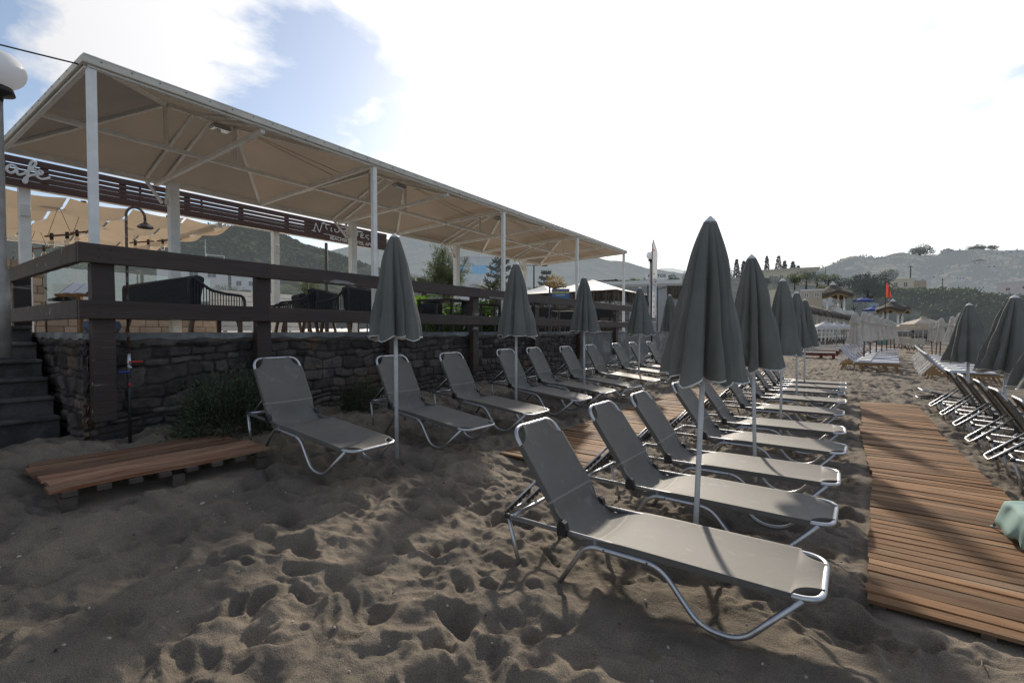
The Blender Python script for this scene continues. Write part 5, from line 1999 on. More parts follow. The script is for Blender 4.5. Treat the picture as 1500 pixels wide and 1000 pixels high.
def scrub(name, fn, px0, px1, n, size, seed, mt, gate, label, fr, t0=.02):
    rg_ = np.random.default_rng(seed)
    P, T, S_ = [], [], []
    PXs = rg_.uniform(px0, px1, n * 6); Ts = rg_.uniform(t0, 1, n * 6) ** .8
    keep = (fbm(PXs * fr, Ts * fr * 120, seed + 1, 4) > gate) | (rg_.random(n * 6) < .06)
    for px, t in list(zip(PXs[keep], Ts[keep]))[:n]:
        v = fn(px, t)
        P.append((v.x + rg_.normal(0, size), v.y + rg_.normal(0, size), v.z + rg_.uniform(-.2, .35) * size)); T.append(min(1, max(0, .4 + rg_.normal(0, .22))))
    o = link_mesh(name, leaf_mesh(name, np.array(P), np.tile(np.array([-FX, -FY, 1.0]), (len(P), 1)), size, size * .7, np.array(T), seed, .2, .8), mt)
    tag(o, kind="stuff", label=label, cat="scrub")


def face(px, d, z=0.0):
    """rotation that turns a front (-y side) towards the beach path"""
    v = at(px, d)
    return math.atan2(v.x, -v.y) * -1 + 0 if False else math.atan2(v.y, v.x) - PI / 2


def hsite(px, d, py_base):
    v = at(px, d, py_base); return v


b = house(hsite(690, 110, 474), face(690, 110), 13.0, 8, 15.4, PL['bluewhite'], "pale building with large blue-reflecting windows behind the tamarisk tree",
          [(-2.6, 11.6, 2.2, 1.9), (2.0, 11.6, 3.4, 2.0), (5.2, 11.6, 1.7, 2.0)], wm=bglass, name="apartment_building")
m = MB(); m.box2((-1.5, -3.0, -1), (3.4, -.02, 9.6)); m.build("lower_block", PL['white'], b)
m = MB()
for k in range(9): m.box2((-.3 + k * .5, .5, 15.7), (-.05 + k * .5, .6, 16.4))
m.build("roof_railing", PL['white'], b)
b = house(hsite(285, 92, 420), face(285, 92), 11.5, 7, 5.0, PL['white'], "white flat-roofed building with roof tanks behind the rope sofa", [(-3, 2, 1.4, 1.3), (0, 2, 1.4, 1.3), (3, 2, 1.4, 1.3)], name="apartment_building")
m = MB()
for x in (-3, -1.5, 0.2): m.box2((x, 2, 5.31), (x + .9, 3, 5.9))
m.bar((2.2, 2, 5.3), (2.2, 2, 7.0), .15, .15); m.bar((5.2, 2, 5.3), (5.2, 2, 6.6), .15, .15); m.bar((2.1, 2, 6.65), (5.3, 2, 6.65), .12, .12)
build_each(m, "roof_tank", PL['white'], b)
m = MB(); m.tube([(2.0, 2.5, 5.3), (2.0, 2.5, 9.8)], .05, 5); m.bar((1.7, 2.5, 8.2), (2.3, 2.5, 8.2), .05, .05); m.build("aerial", PL['white'], b)
house(hsite(360, 130, 425), face(360, 130), 6.5, 6, 3.6, PL['white'], "small white house seen between the railing rails right of the rope sofa", [(-1.5, 1.2, 1.2, 1.2), (1.5, 1.2, 1.2, 1.2)])
b = house(he(1148, .90), face(1148, 175), 21, 9, 4.6, PL['yellow'], "long cream house with white balconies on the skyline above the middle umbrellas",
          [(-8, 1.0, 1.2, 1.9), (-4.5, 1.0, 1.2, 1.9), (-1, 1.0, 1.2, 1.9), (3, 1.0, 1.2, 1.9), (7, 1.0, 1.2, 1.9)], balcony=(-10, 10.4, .5))
m = MB(); m.box2((-11.4, -1.6, 4.95), (11.6, 9.6, 5.2)); m.build("roof_slab", PL['yellow'], b)
for i, (px, h, r_) in enumerate([(1088, 7.5, 1.5), (1100, 6.5, 1.3), (1122, 10.0, 1.3), (1139, 10.5, 2.2), (1148, 8.5, 1.8), (1160, 8.5, 2.2), (1078, 8.0, 1.6), (1168, 7.0, 1.3)]):
    v = he(px, 1.0)
    rg_ = np.random.default_rng(80 + i)
    o = empty("cypress_tree", (v.x, v.y, v.z - .6), 0, ["first dark conifer from the left behind the big umbrella's edge", "low dark conifer just left of the cream house", "slim tall dark conifer above the left end of the cream house",
              "tallest dark conifer above the middle of the cream house", "dark conifer touching the tallest conifer on its right", "broad dark conifer above the right end of the cream house",
              "dark conifer half hidden by the big near umbrella", "low dark conifer right of the broad one above the cream house"][i], "tree", "conifers on the skyline")
    m = MB(); m.tube([(0, 0, -1), (0, 0, h * .9)], [.25, .04], 6); m.build("trunk", M['bark'], o)
    n_ = 700
    t = rg_.uniform(0, 1, n_); a = rg_.uniform(0, 2 * PI, n_)
    rr = r_ * (1 - t) ** .8 * (.55 + .45 * np.sin(t * 26 + a) ** 2) * rg_.uniform(.5, 1.1, n_)
    pts = np.stack([rr * np.cos(a), rr * np.sin(a), h * (.08 + .92 * t)], -1)
    link_mesh("crown", leaf_mesh("crown", pts, np.stack([np.cos(a), np.sin(a), a * 0 + .4], -1), .7, .38, rg_.uniform(0, .8, n_), 80 + i, .3, .6), M['leaf_dark'], o)
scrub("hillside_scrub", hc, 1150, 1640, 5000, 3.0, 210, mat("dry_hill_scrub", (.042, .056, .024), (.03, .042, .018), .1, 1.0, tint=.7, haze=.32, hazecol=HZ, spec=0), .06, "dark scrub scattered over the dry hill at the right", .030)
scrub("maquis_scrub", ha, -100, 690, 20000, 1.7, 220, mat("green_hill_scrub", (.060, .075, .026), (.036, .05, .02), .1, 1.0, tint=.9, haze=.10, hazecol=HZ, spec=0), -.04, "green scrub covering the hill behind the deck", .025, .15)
# houses right
def on_cliff(px, d, py): return at(px, d, py)


b = house(at(1318, 150, 430), face(1318, 150), 6.4, 6, 4.4, PL['yellow'], "cream house with two dark arched windows behind the red flag", [(1.2, 2.0, .9, 1.5), (-1.2, 2.0, .9, 1.5)], wm=shut)
m = MB(); m.box2((3.2, 1.5, -2), (6.2, 6, 3.9)); m.build("side_wing", PL['ochre'], b)
b = house(at(1492, 140, 441), face(1492, 140), 9.5, 8, 5.6, PL['pink'], "pale pink two-storey house at the right edge above the cliff", [(-2.4, 3.2, .9, .9), (1.0, 3.6, .9, .8), (-1.5, 1.4, .7, .8), (2.8, 3.6, .9, .8), (2.4, 1.4, 1.0, .8)], wm=shut)
m = MB(); m.prism([(-1.8, 5.9), (-1.8, 6.9), (-1.2, 6.9), (-1.2, 5.9)], 1, 1.6); m.build("chimney", PL['pink'], b)
house(at(1466, 132, 440), face(1466, 132), 5.2, 2.4, 2.0, PL['white'], "white caravan-like cabin beside the pink house", [(-1.2, .9, .8, .6), (.2, .9, .5, .6), (1.7, .9, .6, .6)], parapet=.12)
for i, (px, t, w, h, ds) in enumerate([(1382, .93, 9, 5, "white house near the top of the dry hill"), (1478, .86, 19, 2.6, "long white terrace building high on the dry hill at the right"), (1458, .76, 14, 2, "low white wall-like building below the long terrace"),
                                      (1432, .42, 8, 2.6, "house with orange tiled roof halfway up the dry hill"), (1447, .33, 8, 2.6, "white house just below the tiled house on the dry hill"), (1452, .22, 6, 3, "lowest white house of the hillside group"),
                                      (1345, .16, 5, 2.4, "white house right of the arched cream house"), (1358, .2, 8, 2, "low white building behind the utility pole on the dry hill"), (1433, .06, 4.5, 2, "small pale house at the cliff edge left of the caravan"), (1405, .16, 4, 2, "tiny pale house on the plateau behind the cliff")]):
    v = hc(px, t); v.z += .2
    house(v, face(px, 300), w, 8, h, PL['white'], ds, [(-w * .3, h * .3, w * .1, h * .4), (0, h * .3, w * .1, h * .4), (w * .3, h * .3, w * .1, h * .4)], 'tile' if i == 3 else 'flat')
# village slope: trees and low houses
tl = [(1040, .7, 5, 3.2), (1062, .85, 5, 3.0), (1098, .62, 5, 3), (1118, .55, 4, 2.6), (1140, .52, 5, 3), (1163, .66, 5, 3), (1180, .75, 6, 3.5), (1196, .82, 6, 3.6), (1212, .7, 6, 3.8), (1228, .62, 6, 3.5), (1243, .66, 6.5, 3.2),
      (1206, .4, 4, 2.5), (1251, .4, 4, 2.6), (1232, .3, 3, 2), (1010, .8, 5, 3), (985, .75, 4, 2.6), (948, .75, 4, 3), (930, .7, 4, 2.4)]
for i, (px, t, h, r_) in enumerate(tl):
    v = he(px, t); v.z -= .4
    blob_tree("bushy_tree", v, h, r_, "%s bushy tree on the village slope, %s" % (["dark", "mid green", "olive"][i % 3],
              ["above the big umbrella's right edge", "left of the cream house", "below the left end of the cream house", "in front of the cream house", "under the cream house balcony", "right below the cream house", "right of the cream house",
               "next to the skyline pole", "above the left thatched gazebo", "right of the left gazebo roof", "left of the dark round hedge", "behind the thatched arcade", "at the top of the stairway", "beside the stairway foot", "left of the big near umbrella",
               "above the flat grey roof", "behind the feather banner", "behind the globe lamp of the bar"][i]), 100 + i, [M['leaf_dark'], M['leaf_far'], M['leaf_tam']][i % 3], 1100, .42, group="trees on the village slope", squash=.75)
blob_tree("eucalyptus_tree", at(1296, 128, 432), 8.6, 3.0, "tall thin pale-trunked tree above the red flag", 131, M['leaf_far'], 900, .5, trunk_r=.3, squash=1.3, lobes=5, tb=.45)
blob_tree("spreading_tree", hc(1345, .96), 13, 13, "broad spreading tree on the skyline of the dry hill", 132, M['leaf_far'], 2600, 1.5, squash=.55, tb=.08, lobes=12)
for i, (px, r_) in enumerate([(1387, 5), (1422, 8), (1434, 5), (1450, 6)]):
    blob_tree("skyline_tree", hc(px, 1.0) - Vector((0, 0, 1.5)), 5 + r_ * .45, r_, ["small round tree alone on the hill's skyline", "wider dark tree on the hill's skyline at its highest part", "small tree right of the wider skyline tree", "low tree on the skyline above the long terrace"][i],
              140 + i, M['leaf_far'], 1100, 1.1, squash=.6, tb=.08, lobes=9, group="trees on the dry hill's skyline")
b = blob_tree("round_hedge", at(1272, 92, 455), 7.0, 3.2, "big dark domed hedge left of the red flag", 150, M['leaf_dark'], 3500, .4, squash=.9, lobes=10, tb=.1, cat="hedge")
for i, (px, d, py, h, r_) in enumerate([(1250, 86, 462, 3.4, 2.2), (1318, 84, 482, 3.6, 2.6), (1338, 88, 484, 3.4, 2.6), (1293, 84, 480, 3.2, 2.0)]):
    blob_tree("beach_bush", at(px, d, py), h, r_, ["green bush beside the stairway foot", "grey-green bush right of the beach gazebo", "low bush under the cliff right of the gazebo", "green bush left behind the beach gazebo"][i], 160 + i, M['leaf_far'], 1300, .3, squash=.8, tb=.1, group="bushes under the cliff", cat="bush")
# cover on the cliff: uncountable
rg_ = np.random.default_rng(77)
P, T = [], []
for k in range(11000):
    px = rg_.uniform(1238, 1560); t = rg_.beta(2.4, 1.3)
    g_ = fbm(np.array([px * .035]), np.array([t * 4.0]), 90, 3)[0]
    if g_ < .02 and t < .86: continue
    v = hd_(px, t)
    P.append((v.x - FX * .6 + rg_.normal(0, .6), v.y - FY * .6 + rg_.normal(0, .6), v.z + rg_.uniform(-.2, 1.1))); T.append(min(1, max(0, .35 + g_ + rg_.normal(0, .2) + .25 * (t > .85))))
P = np.array(P)
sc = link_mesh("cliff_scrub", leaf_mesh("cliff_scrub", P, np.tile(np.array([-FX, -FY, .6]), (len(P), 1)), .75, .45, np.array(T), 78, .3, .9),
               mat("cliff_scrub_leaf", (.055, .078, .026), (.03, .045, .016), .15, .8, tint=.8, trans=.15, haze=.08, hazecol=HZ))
tag(sc, kind="stuff", label="dark green scrub covering the earth cliff", cat="scrub")

# ------------------------------------------------------------------ beach bar beyond the deck
thatch = mat("palm_thatch", (.13, .105, .08), (.07, .058, .046), 5, .95, stretch=(6, 6, .5), bump=.6, bscale=14, tint=.5)
whiteroof = mat("white_roof_sheet", (.72, .70, .66), (.6, .58, .54), 2, .7)
darkmesh = mat("black_mesh_screen", (.012, .011, .010), (.02, .018, .016), 4, .8)


def fringe(m, x0, y0, x1, y1, ztop, hgt, rg_, w=.10):
    L_ = math.hypot(x1 - x0, y1 - y0); n = int(L_ / w * 2.2)
    dx, dy = (x1 - x0) / L_, (y1 - y0) / L_
    nx, ny = dy, -dx
    for k in range(n):
        t = rg_.random(); o_ = rg_.uniform(-.03, .05); h = hgt * rg_.uniform(.75, 1.08)
        cx, cy = x0 + (x1 - x0) * t + nx * o_, y0 + (y1 - y0) * t + ny * o_
        zt = ztop - rg_.uniform(0, .25) * hgt * (rg_.random() > .4)
        ww = w * rg_.uniform(.5, 1)
        m.poly([(cx - dx * ww / 2, cy - dy * ww / 2, zt), (cx + dx * ww / 2, cy + dy * ww / 2, zt), (cx + dx * ww * .3 + nx * .05, cy + dy * ww * .3 + ny * .05, ztop - h), (cx - dx * ww * .3 + nx * .05, cy - dy * ww * .3 + ny * .05, ztop - h)], rg_.random())


def kiosk(loc, w, dp, ze, zp, label, seed):
    rg_ = random.Random(seed)
    o = empty("thatched_bar", loc, 0, label, "beach bar", "thatched bars beyond the deck")
    # origin at the corner towards the path: body goes to -x and +y
    m = MB()
    for (x, y) in ((-.4, .4), (-w + .4, .4), (-.4, dp - .4), (-w + .4, dp - .4), (-.4, dp / 2)): m.box2((x - .09, y - .09, 0), (x + .09, y + .09, ze - .3))
    build_each(m, "post", M['white_paint'], o)
    m = MB()
    c = (-w / 2, dp / 2, zp)
    q_ = [(.12, -.12, ze), (.12, dp + .12, ze), (-w - .12, dp + .12, ze), (-w - .12, -.12, ze)]
    for i in range(4):
        a, b_ = Vector(q_[i]), Vector(q_[(i + 1) % 4])
        P = []
        for s_ in range(9):
            t = s_ / 8
            P.append([(a.lerp(b_, u)).lerp(Vector(c), t) - Vector((0, 0, .10 * math.sin(PI * t))) for u in np.linspace(0, 1, 7)])
        m.grid(P, .5)
    m.build("roof", whiteroof, o, True)
    m = MB()
    hgt = .80
    fringe(m, -w, 0, 0, 0, ze - .02, hgt, rg_); fringe(m, 0, 0, 0, dp, ze - .02, hgt, rg_)
    m.box2((-w, .08, ze - hgt * .8), (-.08, .12, ze - .05), .3); m.box2((-.12, .08, ze - hgt * .8), (-.08, dp, ze - .05), .3)
    m.build("thatch_fringe", thatch, o)
    m = MB(); m.box2((-w + .5, 1.2, 0), (-1.2, 1.5, 1.05)); m.box2((-w + .4, 1.0, 1.05), (-1.1, 1.6, 1.12)); m.build("bar_counter", M['oldwood'], o)
    m = MB(); m.box2((-w + .3, dp - .6, 0), (-.3, dp - .5, ze - .4)); m.build("back_wall", PL['grey'], o)
    m = MB()
    for k in range(3): m.box2((-w + .8, dp - .85, .5 + .5 * k), (-1, dp - .62, .54 + .5 * k))
    build_each(m, "shelf", M['oldwood'], o)
    return o


kp = at(901, 27)
kiosk((kp.x, kp.y, G0), 6.2, 7.0, EYE + 61 / FPX * 27 - G0, EYE + 70 / FPX * 30.5 - G0 + .35, "thatch-fringed bar with white peaked roof, nearer one behind the third wall umbrella", 5)
kp2 = at(835, 31)
kiosk((kp2.x - 1.2, kp2.y + .2, G0), 5.5, 6.0, EYE + 54 / FPX * 31 - G0, EYE + 64 / FPX * 34 - G0 + .3, "farther white-roofed thatched bar behind the blue hanging sign", 6)
for i, (px, d, w, h) in enumerate([(785, 22, 1.0, 1.1), (817, 22.6, 1.0, 1.1), (875, 24.5, 1.1, 1.3)]):
    o = empty("mesh_windbreak", at(px, d, None, G0), R(YAW + 8), ["left dark mesh windbreak panel behind the railing", "dark mesh windbreak panel right under the blue hanging sign", "dark mesh windbreak panel behind the third umbrella"][i], "windbreak", "dark windbreak panels of the bar")
    m = MB(); m.box2((-w, -.01, .25), (w, .01, .25 + h)); m.build("mesh_sheet", darkmesh, o)
    m = MB()
    for x in (-w - .03, w + .03): m.bar((x, 0, 0), (x, 0, h + .4), .05, .05)
    build_each(m, "frame_post", M['oldwood'], o)
    m = MB(); m.bar((-w - .06, 0, h + .29), (w + .06, 0, h + .29), .05, .05); m.build("top_bar", M['oldwood'], o)
# bar stools / chairs under the rail
def bar_chair(loc, rz, label, mt, first=[None]):
    if first[0] is not None: return dup(first[0], loc, rz, label)
    o = empty("cafe_chair", loc, rz, label, "chair", "small chairs at the thatched bar")
    m = MB(); m.box((0, 0, .45), (.42, .42, .05)); m.build("seat", mt, o)
    m = MB(); m.box((0, .2, .72), (.42, .03, .4)); m.build("backrest", mt, o)
    for sx in (-.18, .18):
        for sy in (-.18, .18):
            m = MB(); m.bar((sx, sy, 0), (sx, sy, .43), .04, .04); m.build("leg", mt, o)
    freeze(o); first[0] = o
    return o


for i, (px, d) in enumerate([(793, 20.5), (812, 20.8), (822, 21.4), (875, 21.5), (886, 22), (897, 22.5), (908, 23)]):
    bar_chair(at(px, d, None, G0 - .02), R(YAW + 40 * i), "pale cafe chair at the bar seen under the railing, %s from the left" % NTH[i].replace("nearest", "first"), M['oldwood'])

# hanging blue sign
bs_ = empty("hanging_sign", at(806, 20, None, G0), R(YAW), "blue hanging sign with yellow lettering on a dark post behind the railing", "sign")
bluep = mat("blue_sign_paint", (.045, .14, .33), (.04, .12, .28), 2, .5)
h0 = EYE + 48 / FPX * 20 - G0
m = MB(); m.bar((-.03, 0, 0), (-.03, 0, h0 + .55), .07, .07); m.build("post", mat("dark_blue_post", (.04, .06, .11), None, 3, .6), bs_)
m = MB(); m.bar((-.03, 0, h0 + .45), (.68, 0, h0 + .47), .035, .035); m.bar((.18, 0, h0 + .4), (.18, 0, h0 + .46), .012, .012); m.bar((.55, 0, h0 + .4), (.55, 0, h0 + .46), .012, .012); m.build("arm", M['black'], bs_)
m = MB(); m.box2((.06, -.02, h0 - .12), (.81, .02, h0 + .40)); m.build("panel", bluep, bs_)
for body, size, z, mt_ in (("GORGONA", .125, h0 + .245, mat("yellow_letter", (.62, .60, .10), None, 5, .6)),):
    me = text_mesh(body, size, .003, 'CENTER', .004)
    o = link_mesh("lettering", me, mt_, bs_); o.location = (.435, -.024, z); o.rotation_euler = (PI / 2, 0, 0); o.scale = (1.12, 1, 1)
rl_ = mat("faded_red_letter", (.36, .08, .14), None, 5, .6)
m = MB()
for k in range(13):
    if k in (6, 7): continue
    m.box((.12 + .052 * k, -.0225, h0 + .345 + .003 * (k % 2)), (.034, .004, .045 - .01 * (k % 3)))
m.box((.16, -.0225, h0 + .13), (.09, .004, .03))
m.build("lettering", rl_, bs_)
m = MB()
for k in range(8): m.box((.27 + .048 * k, -.0225, h0 + .135), (.026, .004, .035))
m.build("lettering", M['letter'], bs_)

ls_ = empty("light_box_sign", at(955, 24, None, G0), R(YAW), "pale and dark blue two-sided box sign behind the feather banner", "sign")
h0 = EYE + 43 / FPX * 24 - G0
m = MB(); m.bar((-.22, 0, 0), (-.22, 0, h0 + .85), .05, .05); m.bar((.26, 0, 0), (.26, 0, h0 + .75), .05, .05); build_each(m, "post", M['oldwood'], ls_)
m = MB(); m.box2((-.19, -.06, h0), (.03, .0, h0 + .8)); m.build("pale_panel", mat("pale_blue_panel", (.30, .50, .58), (.4, .56, .6), 2, .5), ls_)
m = MB(); m.box2((.035, -.05, h0), (.23, .01, h0 + .72)); m.build("blue_panel", mat("bright_blue_panel", (.05, .20, .42), (.12, .3, .5), 6, .5), ls_)
m = MB()
for k in range(6): m.box((.13, -.0535, h0 + .1 + .1 * k), (.09, .004, .05))
m.build("lettering", M['letter'], ls_)

fb = empty("feather_banner", at(956, 19, None, .6), R(YAW - 8), "tall white feather banner with red and orange splashes beside the fourth wall umbrella", "banner")
zb_, zt_ = EYE + 20 / FPX * 19 - .6, EYE + 134 / FPX * 19 - .6
m = MB(); m.tube([(0, 0, -.4), (-.06, 0, zb_), (-.03, 0, zt_ - .2), (.02, 0, zt_)], [.035, .03, .015, .008], 8); m.build("pole", M['black'], fb, True)
P = []
for i in range(30):
    t = i / 29
    w = .20 * min(1, (1 - t) * 5 + .25)
    P.append([(-.07 + w * j / 5 + .05 * t, .02 * math.sin(j * 1.1 + t * 7), zb_ + (zt_ - zb_ - .05) * t) for j in range(6)])
m = MB(); m.grid(P); m.build("sail", mat("banner_cloth", (.68, .68, .70), (.60, .60, .62), 4, .7, trans=.25, c3=(.52, .12, .07), s3=4.5, lo3=.60, hi3=.66), fb, True)
m = MB()
for k in range(8): m.box((.035, -.028, zb_ + .2 + .22 * k), (.03 + .01 * (k % 2), .004, .07 - .012 * (k % 3)))
m.build("lettering", mat("rust_letter", (.42, .26, .22), None, 8, .7), fb)
globe_lamp(at(952.5, 22, None, .9), EYE + 106 / FPX * 22 - .9 - .1, .20, "globe lamp rising beside the feather banner", .95)

gb = house(at(925, 46, None, G0), face(925, 46), 8.2, 6, 4.6, PL['grey'], "flat-roofed grey bar building with a white name board on its roof", [(-2.5, 1.2, 1.6, 1.3), (1.5, 1.2, 1.6, 1.3)], parapet=.1, name="bar_building")
m = MB(); m.box2((-4.4, -1.2, 4.71), (4.5, 6.4, 5.05)); m.build("roof_slab", PL['white'], gb)
m = MB(); m.box2((1.3, .5, 5.3), (3.4, .56, 5.95)); nb = m.build("name_board", PL['white'], gb)
me = text_mesh("NOSTOS", .42, .004, 'CENTER', .01)
o = link_mesh("lettering", me, M['black'], nb); o.location = (2.36, .49, 5.62); o.rotation_euler = (PI / 2, 0, 0)
m = MB()
for k in range(60): m.box((-3.5 + rg.random() * 3.0, .5 + rg.random() * .8, 5.15 + rg.random() * .2), (.5, .35, .05), Matrix.Rotation(rg.uniform(-.4, .4), 3, 'Y'), rg.random())
m.build("roof_reeds", thatch, gb)
hu = empty("thatched_hut", at(990, 36, None, .9), R(YAW), "small hut clad in dark thatch left of the largest umbrella", "hut")
z1 = EYE + 66 / FPX * 36 - .9
m = MB(); m.box2((-.6, 0, 0), (1.6, 2.5, z1 - .1)); m.build("wall", PL['grey'], hu)
m = MB()
for k in range(3): fringe(m, -.75, -.12, 1.75, -.12, z1 - .0 - .0 * k, 1.0, rg, .09)
m.box2((-.7, -.10, z1 - .9), (1.7, -.04, z1), .3)
m.build("thatch_cladding", thatch, hu)
m = MB(); m.box2((-.8, -.2, z1), (1.8, 2.7, z1 + .08)); m.build("roof", PL['grey'], hu)
m = MB(); m.box2((-.55, -.03, 0), (1.5, -.01, z1 - 1.05)); m.build("opening", wglass, hu)

# ------------------------------------------------------------------ far beach
woodf = mat("pine_frame", (.30, .19, .085), (.24, .145, .06), 4, .6)
stripe = mat("blue_white_stripe", (.33, .35, .40), None, 4, .8, tint=.8)


def striped_lounger(label):
    o = empty("striped_lounger", (0, 0, 0), 0, label, "sun lounger", "wooden loungers with blue and white striped mattresses")
    m = MB()
    for y in (.03, .60): m.bar((0, y, .26), (1.9, y, .26), .045, .07)
    m.bar((.45, 0, .26), (.45, .63, .26), .06, .06)
    m.build("frame", woodf, o)
    for x in (.12, .62, 1.35, 1.72):
        for y in (.03, .60):
            m = MB(); m.bar((x, y, .25), (x + (.12 if x > .5 else -.1), y, -.02), .06, .045); m.build("leg", woodf, o)
    m = MB()
    ns = 14
    for k in range(ns):
        y0, y1 = .02 + .59 * k / ns, .02 + .59 * (k + 1) / ns
        t = .12 if k in (2, 6, 7, 11) else .95
        prof = [(-.05, .95), (.20, .60), (.46, .33), (.60, .33), (1.2, .33), (1.88, .33)]
        P = [[(x, y0, z), (x, y1, z)] for x, z in prof]
        m.grid(P, t)
    mm_ = m.build("mattress", stripe, o)
    sl2 = mm_.modifiers.new("thickness", 'SOLIDIFY'); sl2.thickness = .05; sl2.offset = -1
    m = MB(); m.box((.80, .32, .385), (.42, .55, .09)); m.build("folded_towel", M['white_board'], o, bevel=.02)
    m = MB()
    for y in (.12, .50): m.bar((.15, y, .62), (-.18, y, .22), .025, .03)
    build_each(m, "back_prop", M['white_paint'], o)
    freeze(o)
    return o


fl = [True]
sl0 = striped_lounger("striped lounger")
ds_ = [18.0, 18.9, 20.0, 21.3, 22.8, 24.6, 26.8, 29.4, 32.5]
for i, d in enumerate(ds_):
    v = at(1317 - .3 * i, d)
    put(None, fl, sl0, (v.x - 1.85, v.y, ground(v.x - 1, v.y)), R(-2), "%s blue and white striped lounger of the far left row" % NTH[i])
dr_ = [16.2, 17.3, 18.4, 19.8, 21.3, 23, 25, 27.5]
for i, d in enumerate(dr_):
    v = at([1360, 1357, 1354, 1351, 1349, 1347, 1345, 1343][i], d)
    put(None, fl, sl0, (v.x, v.y, ground(v.x + 1, v.y) - .02), R(2), "%s blue and white striped lounger of the far right row" % NTH[i])
for i, (px, d, c_, nm) in enumerate([(1383, 24.5, (.55, .06, .06), "red"), (1378, 27, (.05, .33, .33), "turquoise")]):
    v = at(px, d)
    m = MB(); P = [[(x, y, .44 + .012 * math.sin(5 * x + 8 * y)) for y in np.linspace(0, .55, 5)] for x in np.linspace(0, 1.0, 9)]; m.grid(P)
    o = m.build("beach_towel", mat(nm + "_towel", c_, None, 3, .9), None, True); o.location = (v.x, v.y, ground(v.x, v.y))
    so = o.modifiers.new("thickness", 'SOLIDIFY'); so.thickness = .03
    tag(o, nm + " towel spread on a striped lounger in the far right row", "towel", "towels on the far loungers")
brownp = mat("brown_umbrella_pole", (.10, .035, .025), None, 5, .5)
GC = "closed cream beach umbrellas"
cu = None
Lc = [(1252, 19.3, 0), (1266, 22, 1), (1275, 24.2, 2), (1284, 26.6, 0), (1292, 29.4, 1), (1299, 32.4, 2), (1305, 36, 0), (1310, 40, 1)]
Rc = [(1401, 21.5, 1), (1408, 23.5, 2), (1388, 25.5, 0), (1377, 28.8, 1), (1371, 32.5, 2), (1366, 36, 0), (1456, 40, 2)]
cp_ = {}
for i, (px, d, sd) in enumerate(Lc + Rc):
    v = at(px, d)
    g_ = ground(v.x, v.y)
    side = "left" if i < len(Lc) else "right"
    j = i if i < len(Lc) else i - len(Lc)
    lab = "%s closed cream umbrella of the far %s row" % (NTH[j] if j else "nearest", side)
    if i == len(Lc) + len(Rc) - 1: lab = "lone closed cream umbrella glimpsed between the two grey umbrellas at the right"
    if i == 0: lab = "nearest closed cream umbrella of the far left row, on a white pole"
    key = (sd, i == 0)
    h_ = (2.42 if side == "left" else 2.55)
    if key not in cp_:
        o = make_umbrella(300 + sd * 11, lab, GC, name="closed_cream_umbrella", mt=M['cream'], pole=M['pole'] if i == 0 else brownp, H1=2.42, cap=False, pole_r=.03, piping=False, vent=True,
                          R0=.30, h0=1.12, depth=(.25, .6), scallop=.03, nv=8)
        cp_[key] = o
        o.location = (v.x, v.y, g_); o.rotation_euler = (0, 0, 0)
        o.scale = (1, 1, h_ / 2.42 * (.94 if i == 0 else 1.0))
    else:
        sl_f = Matrix.Rotation(R([4, -3, 6, 2][i % 4] if side == "right" else 0), 4, Vector((FX, FY, 0))) @ Matrix.Rotation(R(50 * i), 4, 'Z')
        dup(cp_[key], (v.x, v.y, g_), 0, lab, rot=sl_f.to_euler(), scale=(1, 1, h_ / 2.42))
m = MB()


def open_umbrella(loc, r_, h, label, mt, group, first, pole=None, sq=4):
    key = (mt.name, sq)
    if key in first:
        b_ = first[key]
        return dup(b_, loc, R(20), label, scale=r_ / 1.3)
    o = empty("open_parasol", loc, R(20), label, "parasol", group)
    n = sq * 6
    m = MB()
    prof = [(.10, h), (.5, h - .14), (1.0, h - .32), (1.3, h - .45), (1.3, h - .66)]
    V = []
    for rr, z in prof:
        row = []
        for k in range(n):
            a = 2 * PI * k / n + PI / 4
            s_ = math.cos(PI / sq) / math.cos((a - PI / 4) % (2 * PI / sq) - PI / sq)
            row.append((rr * s_ * math.cos(a) * 1.15, rr * s_ * math.sin(a) * 1.15, z - .03 * (1 - s_) * rr))
        V.append(row)
    m.grid(V, closed=True); m.build("canopy", mt, o, False)
    m = MB(); m.lathe([(.22, h + .0), (.16, h + .08), (0, h + .1)], 12); m.build("vent_cap", mt, o, True)
    m = MB(); m.tube([(0, 0, -.2), (0, 0, h)], .03, 8); m.build("pole", pole or M['pole'], o, True)
    freeze(o); first[key] = o
    o.scale = (r_ / 1.3,) * 3
    return o


fo = {}
wcloth = mat("white_parasol_cloth", (.66, .66, .66), (.58, .58, .58), 2, .8, trans=.3)
for i, (px, d, r_) in enumerate([(1209, 38, .95), (1225, 43, .95), (1238, 49, .95)]):
    open_umbrella(at(px, d, None, .2), r_ * 1.15, 3.0 if False else 2.5, ["nearest open white parasol before the thatched arcade", "middle open white parasol before the thatched arcade", "farthest open white parasol before the thatched arcade"][i], wcloth, "open white parasols by the arcade", fo)
sand_cloth = mat("sand_parasol_cloth", (.56, .50, .42), (.5, .44, .36), 2, .8, trans=.3)
for i, (px, d, r_) in enumerate([(1352, 44, 1.6), (1340, 50, 1.5), (1330, 57, 1.5), (1345, 62, 1.4), (1322, 66, 1.4)]):
    open_umbrella(at(px, d, None, -.1), r_, 2.35, ["largest open cream parasol before the cliff", "second open cream parasol before the cliff", "third open cream parasol before the cliff", "small open cream parasol under the cliff foot", "farthest open cream parasol left under the cliff"][i], sand_cloth, "open cream parasols before the cliff", fo)
bluecl = mat("blue_parasol_cloth", (.06, .10, .36), (.05, .08, .3), 2, .8, trans=.2)
